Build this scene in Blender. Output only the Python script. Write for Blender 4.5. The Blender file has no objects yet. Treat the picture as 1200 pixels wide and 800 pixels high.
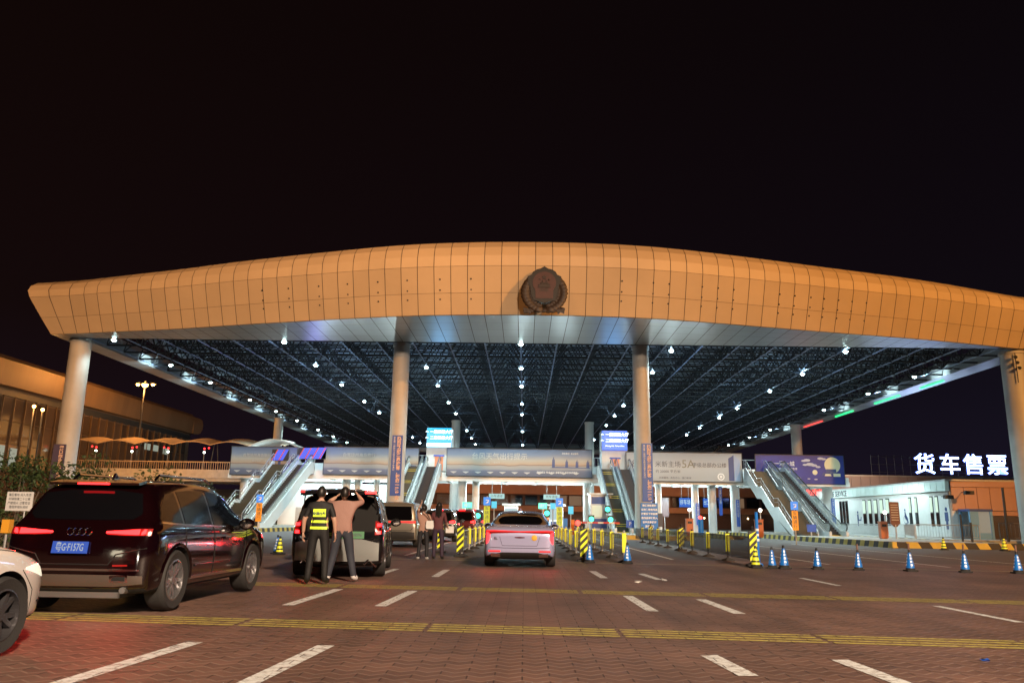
import bpy, bmesh, math, random
from mathutils import Vector, Matrix, Euler
from mathutils.bvhtree import BVHTree
random.seed(7)
R = math.radians
sc = bpy.context.scene
COL = sc.collection
# ------------------------------------------------------------------ camera
cam_d = bpy.data.cameras.new('camera'); cam = bpy.data.objects.new('camera', cam_d); COL.objects.link(cam)
cam_d.sensor_width = 36; cam_d.lens = 930 / 1200 * 36; cam_d.clip_start = .1; cam_d.clip_end = 3000
CAMROT = Matrix.Rotation(R(1.0387), 4, 'Z') @ Matrix.Rotation(R(90 + 12.6513), 4, 'X') @ Matrix.Rotation(R(.9), 4, 'Z')
CAMPOS = Vector((0, 0, 1.22))
cam.matrix_world = Matrix.Translation(CAMPOS) @ CAMROT
sc.camera = cam
# ------------------------------------------------------------------ world (night sky with city glow)
w = bpy.data.worlds.new('World'); sc.world = w; w.use_nodes = True
nt = w.node_tree; nt.nodes.clear()
o = nt.nodes.new('ShaderNodeOutputWorld')
bg = nt.nodes.new('ShaderNodeBackground'); bg.inputs[1].default_value = 1.0
sky = nt.nodes.new('ShaderNodeTexSky'); sky.sky_type = 'NISHITA'; sky.sun_disc = False
sky.sun_elevation = R(-6); sky.sun_rotation = R(60)
bgs = nt.nodes.new('ShaderNodeBackground'); bgs.inputs[1].default_value = .05
nt.links.new(sky.outputs[0], bgs.inputs[0])
tc = nt.nodes.new('ShaderNodeTexCoord'); sx = nt.nodes.new('ShaderNodeSeparateXYZ')
nt.links.new(tc.outputs['Generated'], sx.inputs[0])
rz = nt.nodes.new('ShaderNodeValToRGB'); nt.links.new(sx.outputs[2], rz.inputs[0])
rz.color_ramp.elements[0].position = .0; rz.color_ramp.elements[0].color = (.0075, .0055, .011, 1)
rz.color_ramp.elements[1].position = .55; rz.color_ramp.elements[1].color = (.0036, .0019, .0018, 1)
e = rz.color_ramp.elements.new(.22); e.color = (.0048, .0027, .0032, 1)
xr = nt.nodes.new('ShaderNodeMapRange'); nt.links.new(sx.outputs[0], xr.inputs[0]); xr.inputs[1].default_value = -.6; xr.inputs[2].default_value = .7
tint = nt.nodes.new('ShaderNodeMix'); tint.data_type = 'RGBA'; nt.links.new(xr.outputs[0], tint.inputs[0]); tint.inputs[6].default_value = (1.35, 1.0, .85, 1); tint.inputs[7].default_value = (.8, .9, 1.45, 1)
mul = nt.nodes.new('ShaderNodeMix'); mul.data_type = 'RGBA'; mul.blend_type = 'MULTIPLY'; mul.inputs[0].default_value = 1
nt.links.new(rz.outputs[0], mul.inputs[6]); nt.links.new(tint.outputs[2], mul.inputs[7]); nt.links.new(mul.outputs[2], bg.inputs[0])
add = nt.nodes.new('ShaderNodeAddShader')
nt.links.new(bg.outputs[0], add.inputs[0]); nt.links.new(bgs.outputs[0], add.inputs[1]); nt.links.new(add.outputs[0], o.inputs[0])
# ------------------------------------------------------------------ exposure / render
vs = sc.view_settings; vs.view_transform = 'Standard'; vs.look = 'None'; vs.exposure = 0; vs.gamma = 1; vs.use_curve_mapping = False
sc.render.engine = 'CYCLES'
cy = sc.cycles; cy.use_denoising = True; cy.max_bounces = 6; cy.diffuse_bounces = 3; cy.glossy_bounces = 3
cy.transmission_bounces = 4; cy.transparent_max_bounces = 8; cy.sample_clamp_indirect = 4; cy.caustics_reflective = False; cy.caustics_refractive = False

def lamp(name, kind, loc, power, color, size=.3, parent=None, target=None, **kw):
    d = bpy.data.lights.new(name, kind); d.energy = power; d.color = color
    if kind == 'AREA': d.shape = kw.get('shape', 'DISK'); d.size = size; d.size_y = kw.get('size_y', size)
    elif kind == 'SUN': d.angle = size
    else: d.shadow_soft_size = size
    if kind == 'SPOT': d.spot_size = R(kw.get('cone', 120)); d.spot_blend = kw.get('blend', .6)
    ob = bpy.data.objects.new(name, d); COL.objects.link(ob); ob.location = loc
    if target is not None: ob.rotation_euler = (Vector(target) - Vector(loc)).to_track_quat('-Z', 'Y').to_euler()
    if parent: ob.parent = parent
    return ob
SODIUM = (1.0, .40, .09)
# sodium high-mast floodlights of the forecourt, outside the frame
lamp('floodlight', 'SPOT', (56, -8, 30), 235000, (1.0, .43, .11), 1.0, target=(16, 55, 18), cone=62, blend=.6)
lamp('floodlight', 'SPOT', (-30, -20, 26), 112000, (1.0, .43, .12), 1.0, target=(-22, 55, 19), cone=42, blend=.7)
lamp('floodlight', 'SPOT', (16, -24, 22), 185000, (1.0, .73, .52), 1.2, target=(2, 9, 0), cone=84, blend=.8)

# ------------------------------------------------------------------ materials
MATS = {}
def mat(name, color=(.5, .5, .5), rough=.5, metal=0., emit=None, strength=0., var=0., vscale=3., island=0., alpha=1., trans=0., bump=0., coat=0., spec=None):
    if name in MATS: return MATS[name]
    m = bpy.data.materials.new(name); m.use_nodes = True; n = m.node_tree.nodes; l = m.node_tree.links
    b = n['Principled BSDF']; b.inputs['Base Color'].default_value = (*color, 1); b.inputs['Roughness'].default_value = rough
    b.inputs['Metallic'].default_value = metal
    if spec is not None: b.inputs['Specular IOR Level'].default_value = spec
    if coat: b.inputs['Coat Weight'].default_value = coat; b.inputs['Coat Roughness'].default_value = .04
    if emit: b.inputs['Emission Color'].default_value = (*emit, 1); b.inputs['Emission Strength'].default_value = strength
    if alpha < 1: b.inputs['Alpha'].default_value = alpha
    if trans: b.inputs['Transmission Weight'].default_value = trans
    src = None
    if var or bump:
        t = n.new('ShaderNodeTexCoord'); z = n.new('ShaderNodeTexNoise'); z.inputs['Scale'].default_value = vscale; z.inputs['Detail'].default_value = 6
        z.inputs['Roughness'].default_value = .65
        l.new(t.outputs['Object'], z.inputs['Vector'])
    if var or island:
        hs = n.new('ShaderNodeMix'); hs.data_type = 'RGBA'; hs.blend_type = 'MULTIPLY'; hs.inputs[0].default_value = 1
        hs.inputs[6].default_value = (*color, 1); mr = n.new('ShaderNodeMapRange')
        if island:
            g = n.new('ShaderNodeNewGeometry'); l.new(g.outputs['Random Per Island'], mr.inputs[0])
            mr.inputs[3].default_value = 1 - island; mr.inputs[4].default_value = 1 + island
        else:
            l.new(z.outputs[0], mr.inputs[0]); mr.inputs[1].default_value = .3; mr.inputs[2].default_value = .7
            mr.inputs[3].default_value = 1 - var; mr.inputs[4].default_value = 1 + var * .6
        if island and var:
            mr2 = n.new('ShaderNodeMapRange'); l.new(z.outputs[0], mr2.inputs[0]); mr2.inputs[1].default_value = .3; mr2.inputs[2].default_value = .7
            mr2.inputs[3].default_value = 1 - var; mr2.inputs[4].default_value = 1 + var * .6
            mm = n.new('ShaderNodeMath'); mm.operation = 'MULTIPLY'; l.new(mr.outputs[0], mm.inputs[0]); l.new(mr2.outputs[0], mm.inputs[1]); l.new(mm.outputs[0], hs.inputs[7])
        else: l.new(mr.outputs[0], hs.inputs[7])
        l.new(hs.outputs[2], b.inputs['Base Color'])
    if bump:
        bp = n.new('ShaderNodeBump'); bp.inputs['Strength'].default_value = bump; bp.inputs['Distance'].default_value = .03
        l.new(z.outputs[0], bp.inputs['Height']); l.new(bp.outputs[0], b.inputs['Normal'])
    MATS[name] = m
    return m
def emi(name, color, s): 
    m = mat(name, (.02, .02, .02), .4, emit=color, strength=s)
    return m

# ------------------------------------------------------------------ mesh builder
class MB:
    def __init__(s): s.v = []; s.f = []; s.m = []
    def quad(s, *p, mi=0):
        i = len(s.v); s.v += [tuple(q) for q in p]; s.f.append(tuple(range(i, i + len(p)))); s.m.append(mi); return s
    def box(s, x0, x1, y0, y1, z0, z1, mi=0, M=None):
        c = [(x, y, z) for z in (z0, z1) for y in (y0, y1) for x in (x0, x1)]
        if M: c = [tuple(M @ Vector(q)) for q in c]
        i = len(s.v); s.v += c
        for f in ((0, 2, 3, 1), (4, 5, 7, 6), (0, 1, 5, 4), (1, 3, 7, 5), (3, 2, 6, 7), (2, 0, 4, 6)): s.f.append(tuple(i + k for k in f)); s.m.append(mi)
        return s
    def cbox(s, c, d, mi=0, M=None): return s.box(c[0] - d[0] / 2, c[0] + d[0] / 2, c[1] - d[1] / 2, c[1] + d[1] / 2, c[2] - d[2] / 2, c[2] + d[2] / 2, mi, M)
    def tube(s, p0, p1, r0, r1=None, n=8, mi=0, cap=True):
        p0, p1 = Vector(p0), Vector(p1); r1 = r0 if r1 is None else r1
        d = (p1 - p0).normalized(); a = d.orthogonal().normalized(); b = d.cross(a); i = len(s.v)
        if n == 4: a, b = (a + b).normalized(), (b - a).normalized()
        for p, r in ((p0, r0), (p1, r1)):
            for k in range(n): t = 2 * math.pi * k / n; s.v.append(tuple(p + (a * math.cos(t) + b * math.sin(t)) * r))
        for k in range(n): s.f.append((i + k, i + (k + 1) % n, i + n + (k + 1) % n, i + n + k)); s.m.append(mi)
        if cap: s.f.append(tuple(i + k for k in reversed(range(n)))); s.f.append(tuple(i + n + k for k in range(n))); s.m += [mi, mi]
        return s
    def path(s, pts, r, n=6, mi=0):
        for a, b in zip(pts, pts[1:]): s.tube(a, b, r, n=n, mi=mi)
        return s
    def lathe(s, prof, n=24, mi=0, M=None, c=(0, 0, 0)):
        i = len(s.v); N = len(prof)
        for k in range(n):
            t = 2 * math.pi * k / n
            for r, z in prof:
                q = Vector((c[0] + r * math.cos(t), c[1] + r * math.sin(t), c[2] + z)); s.v.append(tuple(M @ q if M else q))
        for k in range(n):
            for j in range(N - 1):
                a = i + k * N + j; b = i + ((k + 1) % n) * N + j; s.f.append((a, b, b + 1, a + 1)); s.m.append(mi)
        return s
    def ball(s, c, r, n=10, mi=0, sc3=(1, 1, 1)):
        i = len(s.v); m = n // 2
        for j in range(m + 1):
            ph = math.pi * j / m
            for k in range(n):
                t = 2 * math.pi * k / n
                s.v.append((c[0] + r * sc3[0] * math.sin(ph) * math.cos(t), c[1] + r * sc3[1] * math.sin(ph) * math.sin(t), c[2] - r * sc3[2] * math.cos(ph)))
        for j in range(m):
            for k in range(n): s.f.append((i + j * n + k, i + j * n + (k + 1) % n, i + (j + 1) * n + (k + 1) % n, i + (j + 1) * n + k)); s.m.append(mi)
        return s
    def prism(s, pts, axis, a0, a1, mi=0):
        """polygon pts (2D) extruded along axis from a0 to a1"""
        def P(p, a): return {'x': (a, p[0], p[1]), 'y': (p[0], a, p[1]), 'z': (p[0], p[1], a)}[axis]
        i = len(s.v); n = len(pts); s.v += [P(p, a0) for p in pts] + [P(p, a1) for p in pts]
        for k in range(n): s.f.append((i + k, i + (k + 1) % n, i + n + (k + 1) % n, i + n + k)); s.m.append(mi)
        s.f.append(tuple(i + k for k in reversed(range(n)))); s.f.append(tuple(i + n + k for k in range(n))); s.m += [mi, mi]
        return s
    def mesh(s, name, mats):
        me = bpy.data.meshes.new(name); me.from_pydata(s.v, [], s.f)
        for m in (mats if isinstance(mats, (list, tuple)) else [mats]): me.materials.append(m)
        me.polygons.foreach_set('material_index', s.m); me.update(); return me
    def build(s, name, mats, parent=None, smooth=False, loc=None, fix=True, **tags):
        me = s.mesh(name, mats)
        if fix and len(s.f) < 60000:
            bm = bmesh.new(); bm.from_mesh(me)
            if smooth: bmesh.ops.remove_doubles(bm, verts=bm.verts, dist=.0004)
            bmesh.ops.recalc_face_normals(bm, faces=bm.faces); bm.to_mesh(me); bm.free()
        ob = bpy.data.objects.new(name, me); COL.objects.link(ob)
        if smooth:
            me.polygons.foreach_set('use_smooth', [True] * len(me.polygons))
            me.set_sharp_from_angle(angle=R(38))
        if parent: ob.parent = parent
        if loc: ob.location = loc
        for k, v in tags.items(): ob[k] = v
        return ob
def thing(name, label, cat, loc=(0, 0, 0), rz=0, group=None):
    ob = bpy.data.objects.new(name, None); COL.objects.link(ob); ob.location = loc; ob.rotation_euler = (0, 0, rz); ob.empty_display_size = .2
    ob['label'] = label; ob['category'] = cat
    if group: ob['group'] = group
    return ob
def struct(ob): ob['kind'] = 'structure'; return ob
CH = {}
def kids(o):
    return [c for c in COL.objects if c.parent == o]
def dup(root, loc, rz=None, label=None, group=None, scale=None):
    def cp(o, par):
        c = o.copy(); COL.objects.link(c)
        if par: c.parent = par
        for k in KM.get(o.name, []): cp(k, c)
        return c
    global KM
    KM = {}
    for q in COL.objects:
        if q.parent: KM.setdefault(q.parent.name, []).append(q)
    r = cp(root, None); r.location = loc
    if rz is not None: r.rotation_euler = (0, 0, rz)
    if label: r['label'] = label
    if group: r['group'] = group
    if scale: r.scale = scale
    return r
def text(name, body, size, m, parent, loc, rot=(R(90), 0, 0), align='CENTER', ext=.004, sx=1., bold=.0, vertical=False, sp=1.0):
    cu = bpy.data.curves.new(name, 'FONT'); cu.body = '\n'.join(body) if vertical else body; cu.size = size; cu.align_x = align; cu.align_y = 'TOP' if vertical else 'CENTER'
    cu.extrude = ext; cu.offset = bold; cu.space_line = sp if vertical else 1.0; cu.resolution_u = 2
    t = bpy.data.objects.new(name, cu); me = bpy.data.meshes.new_from_object(t); bpy.data.objects.remove(t); bpy.data.curves.remove(cu)
    me.materials.clear(); me.materials.append(m); me.name = name
    ob = bpy.data.objects.new(name, me); COL.objects.link(ob); ob.location = loc; ob.rotation_euler = rot; ob.scale = (sx, 1, 1)
    if parent: ob.parent = parent
    return ob
def bake(ob):
    dg = bpy.context.evaluated_depsgraph_get(); dg.update()
    me = bpy.data.meshes.new_from_object(ob.evaluated_get(dg)); ob.modifiers.clear(); ob.data = me; return ob
def pt(px, py, Y):
    """a pixel of the 1200x800 photograph and a real distance -> a point of the place"""
    d = CAMROT.to_3x3() @ Vector(((px - 600) / 930, (400 - py) / 930, -1)); return CAMPOS + d * (Y / d.y)

# common materials
M_white = mat('white_paint', (.72, .72, .70), .45, var=.12, vscale=2.0)
M_wall = mat('white_wall', (.66, .68, .68), .6, var=.12, vscale=.6)
M_alu = mat('brushed_aluminium', (.62, .63, .65), .35, .8)
M_steel = mat('stainless_steel', (.6, .6, .6), .28, .9)
M_galv = mat('galvanised_steel', (.45, .46, .46), .45, .6, var=.15)
M_dark = mat('dark_metal', (.03, .032, .036), .5, .2)
M_black = mat('black_plastic', (.018, .018, .018), .45)
M_rubber = mat('rubber', (.02, .02, .02), .8)
M_yellow = mat('reflective_yellow', (.75, .78, .03), .4, emit=(.8, .85, .02), strength=.22)  # emission stands in for retroreflected light, the sleeves are no lamps
M_yblack = mat('reflective_black', (.015, .015, .015), .5)
M_orange = mat('orange_plastic', (.75, .22, .03), .5)
M_blue = mat('sign_blue', (.02, .10, .50), .4)
M_lblue = mat('reflective_blue', (.01, .17, .60), .35, emit=(.01, .25, .8), strength=.07)  # weak emission stands in for light thrown back by the blue sheeting
M_conew = mat('reflective_white', (.8, .85, .85), .35, emit=(.7, .8, .85), strength=.10)  # weak emission stands in for light thrown back by the white patches
M_concrete = mat('concrete', (.33, .32, .30), .8, var=.2, vscale=1.5, bump=.2)
M_glassd = mat('dark_glass', (.012, .014, .018), .06, 0, spec=.8)
# ================================================================== GROUND
def brick_mat(name, c1, c2, mortar, paint=None, cover=.8, scale=1.0, chev=.085):
    m = bpy.data.materials.new(name); m.use_nodes = True; n = m.node_tree.nodes; l = m.node_tree.links; b = n['Principled BSDF']
    t = n.new('ShaderNodeTexCoord'); s = n.new('ShaderNodeSeparateXYZ'); l.new(t.outputs['Object'], s.inputs[0])
    pp = n.new('ShaderNodeMath'); pp.operation = 'PINGPONG'; pp.inputs[1].default_value = .11; l.new(s.outputs[0], pp.inputs[0])
    mu = n.new('ShaderNodeMath'); mu.operation = 'MULTIPLY_ADD'; mu.inputs[1].default_value = chev * 10; l.new(pp.outputs[0], mu.inputs[0]); l.new(s.outputs[1], mu.inputs[2])
    cb = n.new('ShaderNodeCombineXYZ'); l.new(s.outputs[0], cb.inputs[0]); l.new(mu.outputs[0], cb.inputs[1])
    br = n.new('ShaderNodeTexBrick'); l.new(cb.outputs[0], br.inputs[0]); br.inputs['Scale'].default_value = 1
    br.inputs['Brick Width'].default_value = .44; br.inputs['Row Height'].default_value = .17; br.inputs['Mortar Size'].default_value = .007; br.inputs['Mortar Smooth'].default_value = .4
    br.inputs['Color1'].default_value = (*c1, 1); br.inputs['Color2'].default_value = (*c2, 1); br.inputs['Mortar'].default_value = (*mortar, 1)
    nz = n.new('ShaderNodeTexNoise'); nz.inputs['Scale'].default_value = .35; nz.inputs['Detail'].default_value = 7; nz.inputs['Roughness'].default_value = .65; l.new(t.outputs['Object'], nz.inputs[0])
    mr = n.new('ShaderNodeMapRange'); l.new(nz.outputs[0], mr.inputs[0]); mr.inputs[1].default_value = .3; mr.inputs[2].default_value = .7; mr.inputs[3].default_value = .62; mr.inputs[4].default_value = 1.25
    mx = n.new('ShaderNodeMix'); mx.data_type = 'RGBA'; mx.blend_type = 'MULTIPLY'; mx.inputs[0].default_value = 1; l.new(br.outputs[0], mx.inputs[6])
    mp = n.new('ShaderNodeMapping'); mp.inputs['Scale'].default_value = (1.1, .10, 1); l.new(t.outputs['Object'], mp.inputs[0]); n3 = n.new('ShaderNodeTexNoise'); n3.inputs['Scale'].default_value = 1.3; n3.inputs['Detail'].default_value = 5; l.new(mp.outputs[0], n3.inputs[0])
    m3 = n.new('ShaderNodeMapRange'); l.new(n3.outputs[0], m3.inputs[0]); m3.inputs[1].default_value = .35; m3.inputs[2].default_value = .6; m3.inputs[3].default_value = .72; m3.inputs[4].default_value = 1.12
    m4 = n.new('ShaderNodeMath'); m4.operation = 'MULTIPLY'; l.new(mr.outputs[0], m4.inputs[0]); l.new(m3.outputs[0], m4.inputs[1]); l.new(m4.outputs[0], mx.inputs[7])
    rp = n.new('ShaderNodeMath'); rp.operation = 'PINGPONG'; rp.inputs[1].default_value = .085; l.new(mu.outputs[0], rp.inputs[0])
    rl = n.new('ShaderNodeMapRange'); l.new(rp.outputs[0], rl.inputs[0]); rl.inputs[1].default_value = .006; rl.inputs[2].default_value = .020; rl.inputs[3].default_value = .75; rl.inputs[4].default_value = 0
    rn = n.new('ShaderNodeMath'); rn.operation = 'MULTIPLY'; l.new(rl.outputs[0], rn.inputs[0]); l.new(nz.outputs[0], rn.inputs[1])
    rm = n.new('ShaderNodeMix'); rm.data_type = 'RGBA'; l.new(rn.outputs[0], rm.inputs[0]); l.new(mx.outputs[2], rm.inputs[6]); rm.inputs[7].default_value = (.42, .30, .23, 1)  # pale row lines: highlights of the brick edges put into the colour
    col = rm.outputs[2]
    if paint:
        n2 = n.new('ShaderNodeTexNoise'); n2.inputs['Scale'].default_value = 9; n2.inputs['Detail'].default_value = 8; n2.inputs['Roughness'].default_value = .75; l.new(t.outputs['Object'], n2.inputs[0])
        r2 = n.new('ShaderNodeMapRange'); l.new(n2.outputs[0], r2.inputs[0]); r2.inputs[1].default_value = .34; r2.inputs[2].default_value = .50; r2.inputs[4].default_value = cover
        fm = n.new('ShaderNodeMath'); fm.operation = 'MULTIPLY'; l.new(r2.outputs[0], fm.inputs[0])
        im = n.new('ShaderNodeMath'); im.operation = 'MULTIPLY_ADD'; im.inputs[1].default_value = -.75; im.inputs[2].default_value = 1; l.new(br.outputs[1], im.inputs[0]); l.new(im.outputs[0], fm.inputs[1])
        m2 = n.new('ShaderNodeMix'); m2.data_type = 'RGBA'; l.new(fm.outputs[0], m2.inputs[0]); l.new(col, m2.inputs[6]); m2.inputs[7].default_value = (*paint, 1); col = m2.outputs[2]
    l.new(col, b.inputs['Base Color']); b.inputs['Roughness'].default_value = .62
    bp = n.new('ShaderNodeBump'); bp.inputs['Strength'].default_value = .9; bp.inputs['Distance'].default_value = .02; bp.invert = True
    l.new(br.outputs[1], bp.inputs['Height']); l.new(bp.outputs[0], b.inputs['Normal'])
    return m
BR = ((.152, .084, .062), (.104, .058, .044), (.050, .028, .022))
M_brick = brick_mat('red_brick_paving', *BR)
M_wpaint = brick_mat('worn_white_paint', *BR, paint=(.64, .68, .68), cover=.95)
M_ypaint = brick_mat('worn_yellow_paint', *BR, paint=(.46, .41, .09), cover=.85)
M_asphalt = mat('road_asphalt', (.06, .055, .05), .7, var=.25, vscale=.8, bump=.3)
M_apron = mat('concrete_lane', (.070, .053, .045), .65, var=.22, vscale=.5, bump=.2)
def sheet(name, pts, z, m, parent=None):
    b = MB(); b.quad(*[(x, y, z) for x, y in pts]); o = b.build(name, m, parent); 
    return struct(o)
sheet('ground', [(-900, -200), (900, -200), (900, 1500), (-900, 1500)], -.008, M_asphalt)
sheet('paving', [(-60, -30), (60, -30), (60, 27.5), (-60, 27.5)], 0, M_brick)
sheet('toll_lanes', [(-36, 27.5), (60, 27.5), (60, 160), (-36, 160)], 0, M_apron)
# markings
def line(name, x0, y0, x1, y1, wd, m, z=.004):
    d = Vector((x1 - x0, y1 - y0)).normalized() * wd / 2; n = Vector((-d.y, d.x))
    b = MB(); b.quad((x0 + n.x, y0 + n.y, z), (x1 + n.x, y1 + n.y, z), (x1 - n.x, y1 - n.y, z), (x0 - n.x, y0 - n.y, z)); return struct(b.build(name, m))
for x, xs, wd in ((-3.26, (-3.36, -3.18), .17), (-1.97, (-2.05, -1.90), .16), (1.86, (1.92, 1.80), .16), (3.02, (3.10, 2.93), .16)):
    pass
line('lane_dash', -3.40, 5.9, -3.22, 8.21, .17, M_wpaint); line('lane_dash', -2.07, 6.0, -1.91, 8.15, .17, M_wpaint)
line('lane_dash', -3.31, 11.64, -3.2, 14.33, .17, M_wpaint); line('lane_dash', -2.02, 11.73, -1.9, 14.25, .17, M_wpaint)
line('lane_dash', 1.82, 11.71, 1.76, 14.0, .17, M_wpaint); line('lane_dash', 3.00, 11.58, 2.90, 13.61, .17, M_wpaint)
line('lane_dash', 1.86, 6.98, 1.76, 8.0, .17, M_wpaint); line('lane_dash', 3.03, 6.7, 2.94, 7.87, .17, M_wpaint)
line('lane_dash', 1.78, 18.2, 1.72, 20.6, .17, M_wpaint); line('lane_dash', 2.95, 18.0, 2.83, 19.93, .17, M_wpaint)
line('lane_dash', -3.18, 17.7, -3.12, 20.2, .17, M_wpaint); line('lane_dash', -1.9, 17.7, -1.88, 20.2, .17, M_wpaint)
line('lane_dash', 6.58, 11.15, 6.50, 13.2, .13, M_wpaint); line('lane_dash', 6.5, 17.14, 6.47, 19.35, .13, M_wpaint)
for (xa, ya, xb, yb, off) in ((-12, 10.5, 12, 8.55, 0), (-14, 15.95, 16, 13.35, 0)):
    for k, (dy, wd) in enumerate(((-.29, .095), (-.115, .09), (.075, .095), (.25, .09))):
        n_ = int((xb - xa) / 2.05)
        for q in range(n_): f0, f1 = q / n_ + .0012, (q + 1) / n_ - .0012; line('yellow_band', xa + (xb - xa) * f0, ya + (yb - ya) * f0 + dy, xa + (xb - xa) * f1, ya + (yb - ya) * f1 + dy, wd, M_ypaint)
line('drain_line', -12, 25.6, 40, 21.9, .22, mat('pale_drain', (.30, .26, .18), .7, var=.3, vscale=2), .004)
for X, Y0, Y1 in ((9.6, 26, 42), (13.1, 25.5, 50), (16.9, 25.5, 52), (-3.95, 27.5, 60), (5.0, 27.6, 60)):
    line('lane_line', X, Y0, X, Y1, .13, M_wpaint, .008)
# ------------------------------------------------------------------ islands and kerbs
def stripe_mat(name, ca, cb, period=.8, ax=1, skew=.6, rough=.6):
    m = bpy.data.materials.new(name); m.use_nodes = True; n = m.node_tree.nodes; l = m.node_tree.links; b = n['Principled BSDF']
    t = n.new('ShaderNodeTexCoord'); s = n.new('ShaderNodeSeparateXYZ'); l.new(t.outputs['Object'], s.inputs[0])
    a = n.new('ShaderNodeMath'); a.operation = 'MULTIPLY_ADD'; l.new(s.outputs[2], a.inputs[0]); a.inputs[1].default_value = skew; l.new(s.outputs[ax], a.inputs[2])
    f = n.new('ShaderNodeMath'); f.operation = 'PINGPONG'; f.inputs[1].default_value = period / 2; l.new(a.outputs[0], f.inputs[0])
    g = n.new('ShaderNodeMath'); g.operation = 'GREATER_THAN'; g.inputs[1].default_value = period / 4; l.new(f.outputs[0], g.inputs[0])
    nz = n.new('ShaderNodeTexNoise'); nz.inputs['Scale'].default_value = 2; nz.inputs['Detail'].default_value = 6; l.new(t.outputs['Object'], nz.inputs[0])
    x = n.new('ShaderNodeMix'); x.data_type = 'RGBA'; l.new(g.outputs[0], x.inputs[0]); x.inputs[6].default_value = (*ca, 1); x.inputs[7].default_value = (*cb, 1)
    y = n.new('ShaderNodeMix'); y.data_type = 'RGBA'; y.blend_type = 'MULTIPLY'; y.inputs[0].default_value = .5; l.new(x.outputs[2], y.inputs[6]); l.new(nz.outputs[0], y.inputs[7])
    l.new(y.outputs[2], b.inputs['Base Color']); b.inputs['Roughness'].default_value = rough; MATS[name] = m
    return m
M_kerb = stripe_mat('kerb_stripes', (.62, .47, .08), (.02, .02, .02), 1.3)
M_kerbx = stripe_mat('kerb_stripes_across', (.62, .47, .08), (.02, .02, .02), 1.3, ax=0)
M_island = mat('island_paving', (.32, .31, .29), .7, var=.15, vscale=.7)
def island(x0, x1, y0, y1, h=.30):
    b = MB(); b.box(x0 + .25, x1 - .25, y0 + .25, y1 - .25, 0, h - .02); o = struct(b.build('island', M_island))
    k = MB(); k.box(x0, x0 + .25, y0, y1, 0, h); k.box(x1 - .25, x1, y0, y1, 0, h); struct(k.build('island_kerb', M_kerb))
    k = MB(); k.box(x0 + .25, x1 - .25, y0, y0 + .25, 0, h); k.box(x0 + .25, x1 - .25, y1 - .25, y1, 0, h); struct(k.build('island_kerb', M_kerbx))
island(7.2, 11.6, 57, 90); island(-12.4, -8.1, 57, 90); island(20.8, 28.5, 46.5, 92, .34); island(-27.5, -20.2, 58, 92, .3)
island(-1.9, -.9, 84, 100, .25); island(3.0, 4.0, 84, 100, .25); island(15.4, 16.6, 62, 92, .3)
b = MB(); b.box(28.7, 60, 62, 96, 0, .25); struct(b.build('pavement', M_island)); k = MB(); k.box(28.5, 60, 61.75, 62, 0, .27); struct(k.build('pavement_kerb', M_concrete))
b = MB(); b.box(-60, -38, 30, 150, -.004, .12); struct(b.build('pavement', M_island))

# ================================================================== CANOPY
ZS = 14.59
CYP = [(-37, 59.2), (-29, 57.4), (-26.4, 56.9), (-21.2, 55.3), (-15.8, 53.9), (-12.8, 53.15), (-8.8, 52.1), (-4, 51.55), (0, 51.4), (4, 51.5), (8.6, 51.95), (15.8, 53.8), (21.2, 55.3), (29.2, 57.25), (36.2, 59.5), (40, 60.8)]
def cyf(x):
    if x <= CYP[0][0]: return CYP[0][1]
    for (a, b_), (c, d) in zip(CYP, CYP[1:]):
        if x <= c: t = (x - a) / (c - a); return b_ + (d - b_) * t
    return CYP[-1][1]
def cysm(x): return sum(cyf(x + d) for d in (-2.5, -1.5, -.5, .5, 1.5, 2.5)) / 6
XL, XR = -36.6, 40.0
def prof(x, u):
    """fascia profile; u = distance along the profile in [0,1] rows"""
    q = ((x - 1) / 37.5) ** 2; zA = 17.55 - .42 * q; zT = 20.0 - 1.15 * q; Y = cysm(x); dz = (zT - zA)
    zB = ZS + (zA - ZS) * .45
    pts = [(Y, ZS), (Y - .72, zB), (Y - 1.5, zA), (Y - 1.52, zA + dz * .30), (Y - 1.2, zA + dz * .58), (Y - .5, zA + dz * .82), (Y + .6, zA + dz * .96), (Y + 2.2, zT)]
    return pts[u]
M_panel = mat('cream_cladding_panel', (.56, .43, .28), .6, .0, island=.045, var=.10, vscale=.22)
M_gap = mat('panel_joint', (.10, .07, .05), .8)
M_soffit = mat('aluminium_soffit', (.40, .42, .44), .30, .45, island=.04)
can = thing('toll_canopy', 'huge curved toll station canopy with cream panelled edge and dark truss ceiling over the lanes', 'canopy')
NP = 68; xs = [XL + (XR - XL) * i / NP for i in range(NP + 1)]
pan = MB(); back = MB()
def fp(i_x, u):
    y, z = prof(i_x, u); x = i_x
    fl = max(0, 1 - (i_x - XL) / 2.5); fr = max(0, 1 - (XR - i_x) / 2.5)
    x += (-fl + fr) * .45 * min(z - ZS, 3.0)
    return Vector((x, y, z))
g = .022
for i in range(NP):
    xa, xb = xs[i] + g, xs[i + 1] - g
    for rows in ((0, 1), (1, 2), (2, 3, 4, 5, 6, 7)):
        for k, (u0, u1) in enumerate(zip(rows, rows[1:])):
            A, B, C_, D_ = fp(xa, u0), fp(xb, u0), fp(xb, u1), fp(xa, u1)
            if k == 0: s_ = .02; d1 = (D_ - A).normalized() * s_; A = A + d1; d2 = (C_ - B).normalized() * s_; B = B + d2
            pan.quad(A, B, C_, D_)
    for u in range(7):
        off = Vector((0, .04, -.01)); back.quad(fp(xs[i], u) + off, fp(xs[i + 1], u) + off, fp(xs[i + 1], u + 1) + off, fp(xs[i], u + 1) + off)
o = pan.build('fascia', M_panel, can, smooth=True, fix=False)
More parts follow.
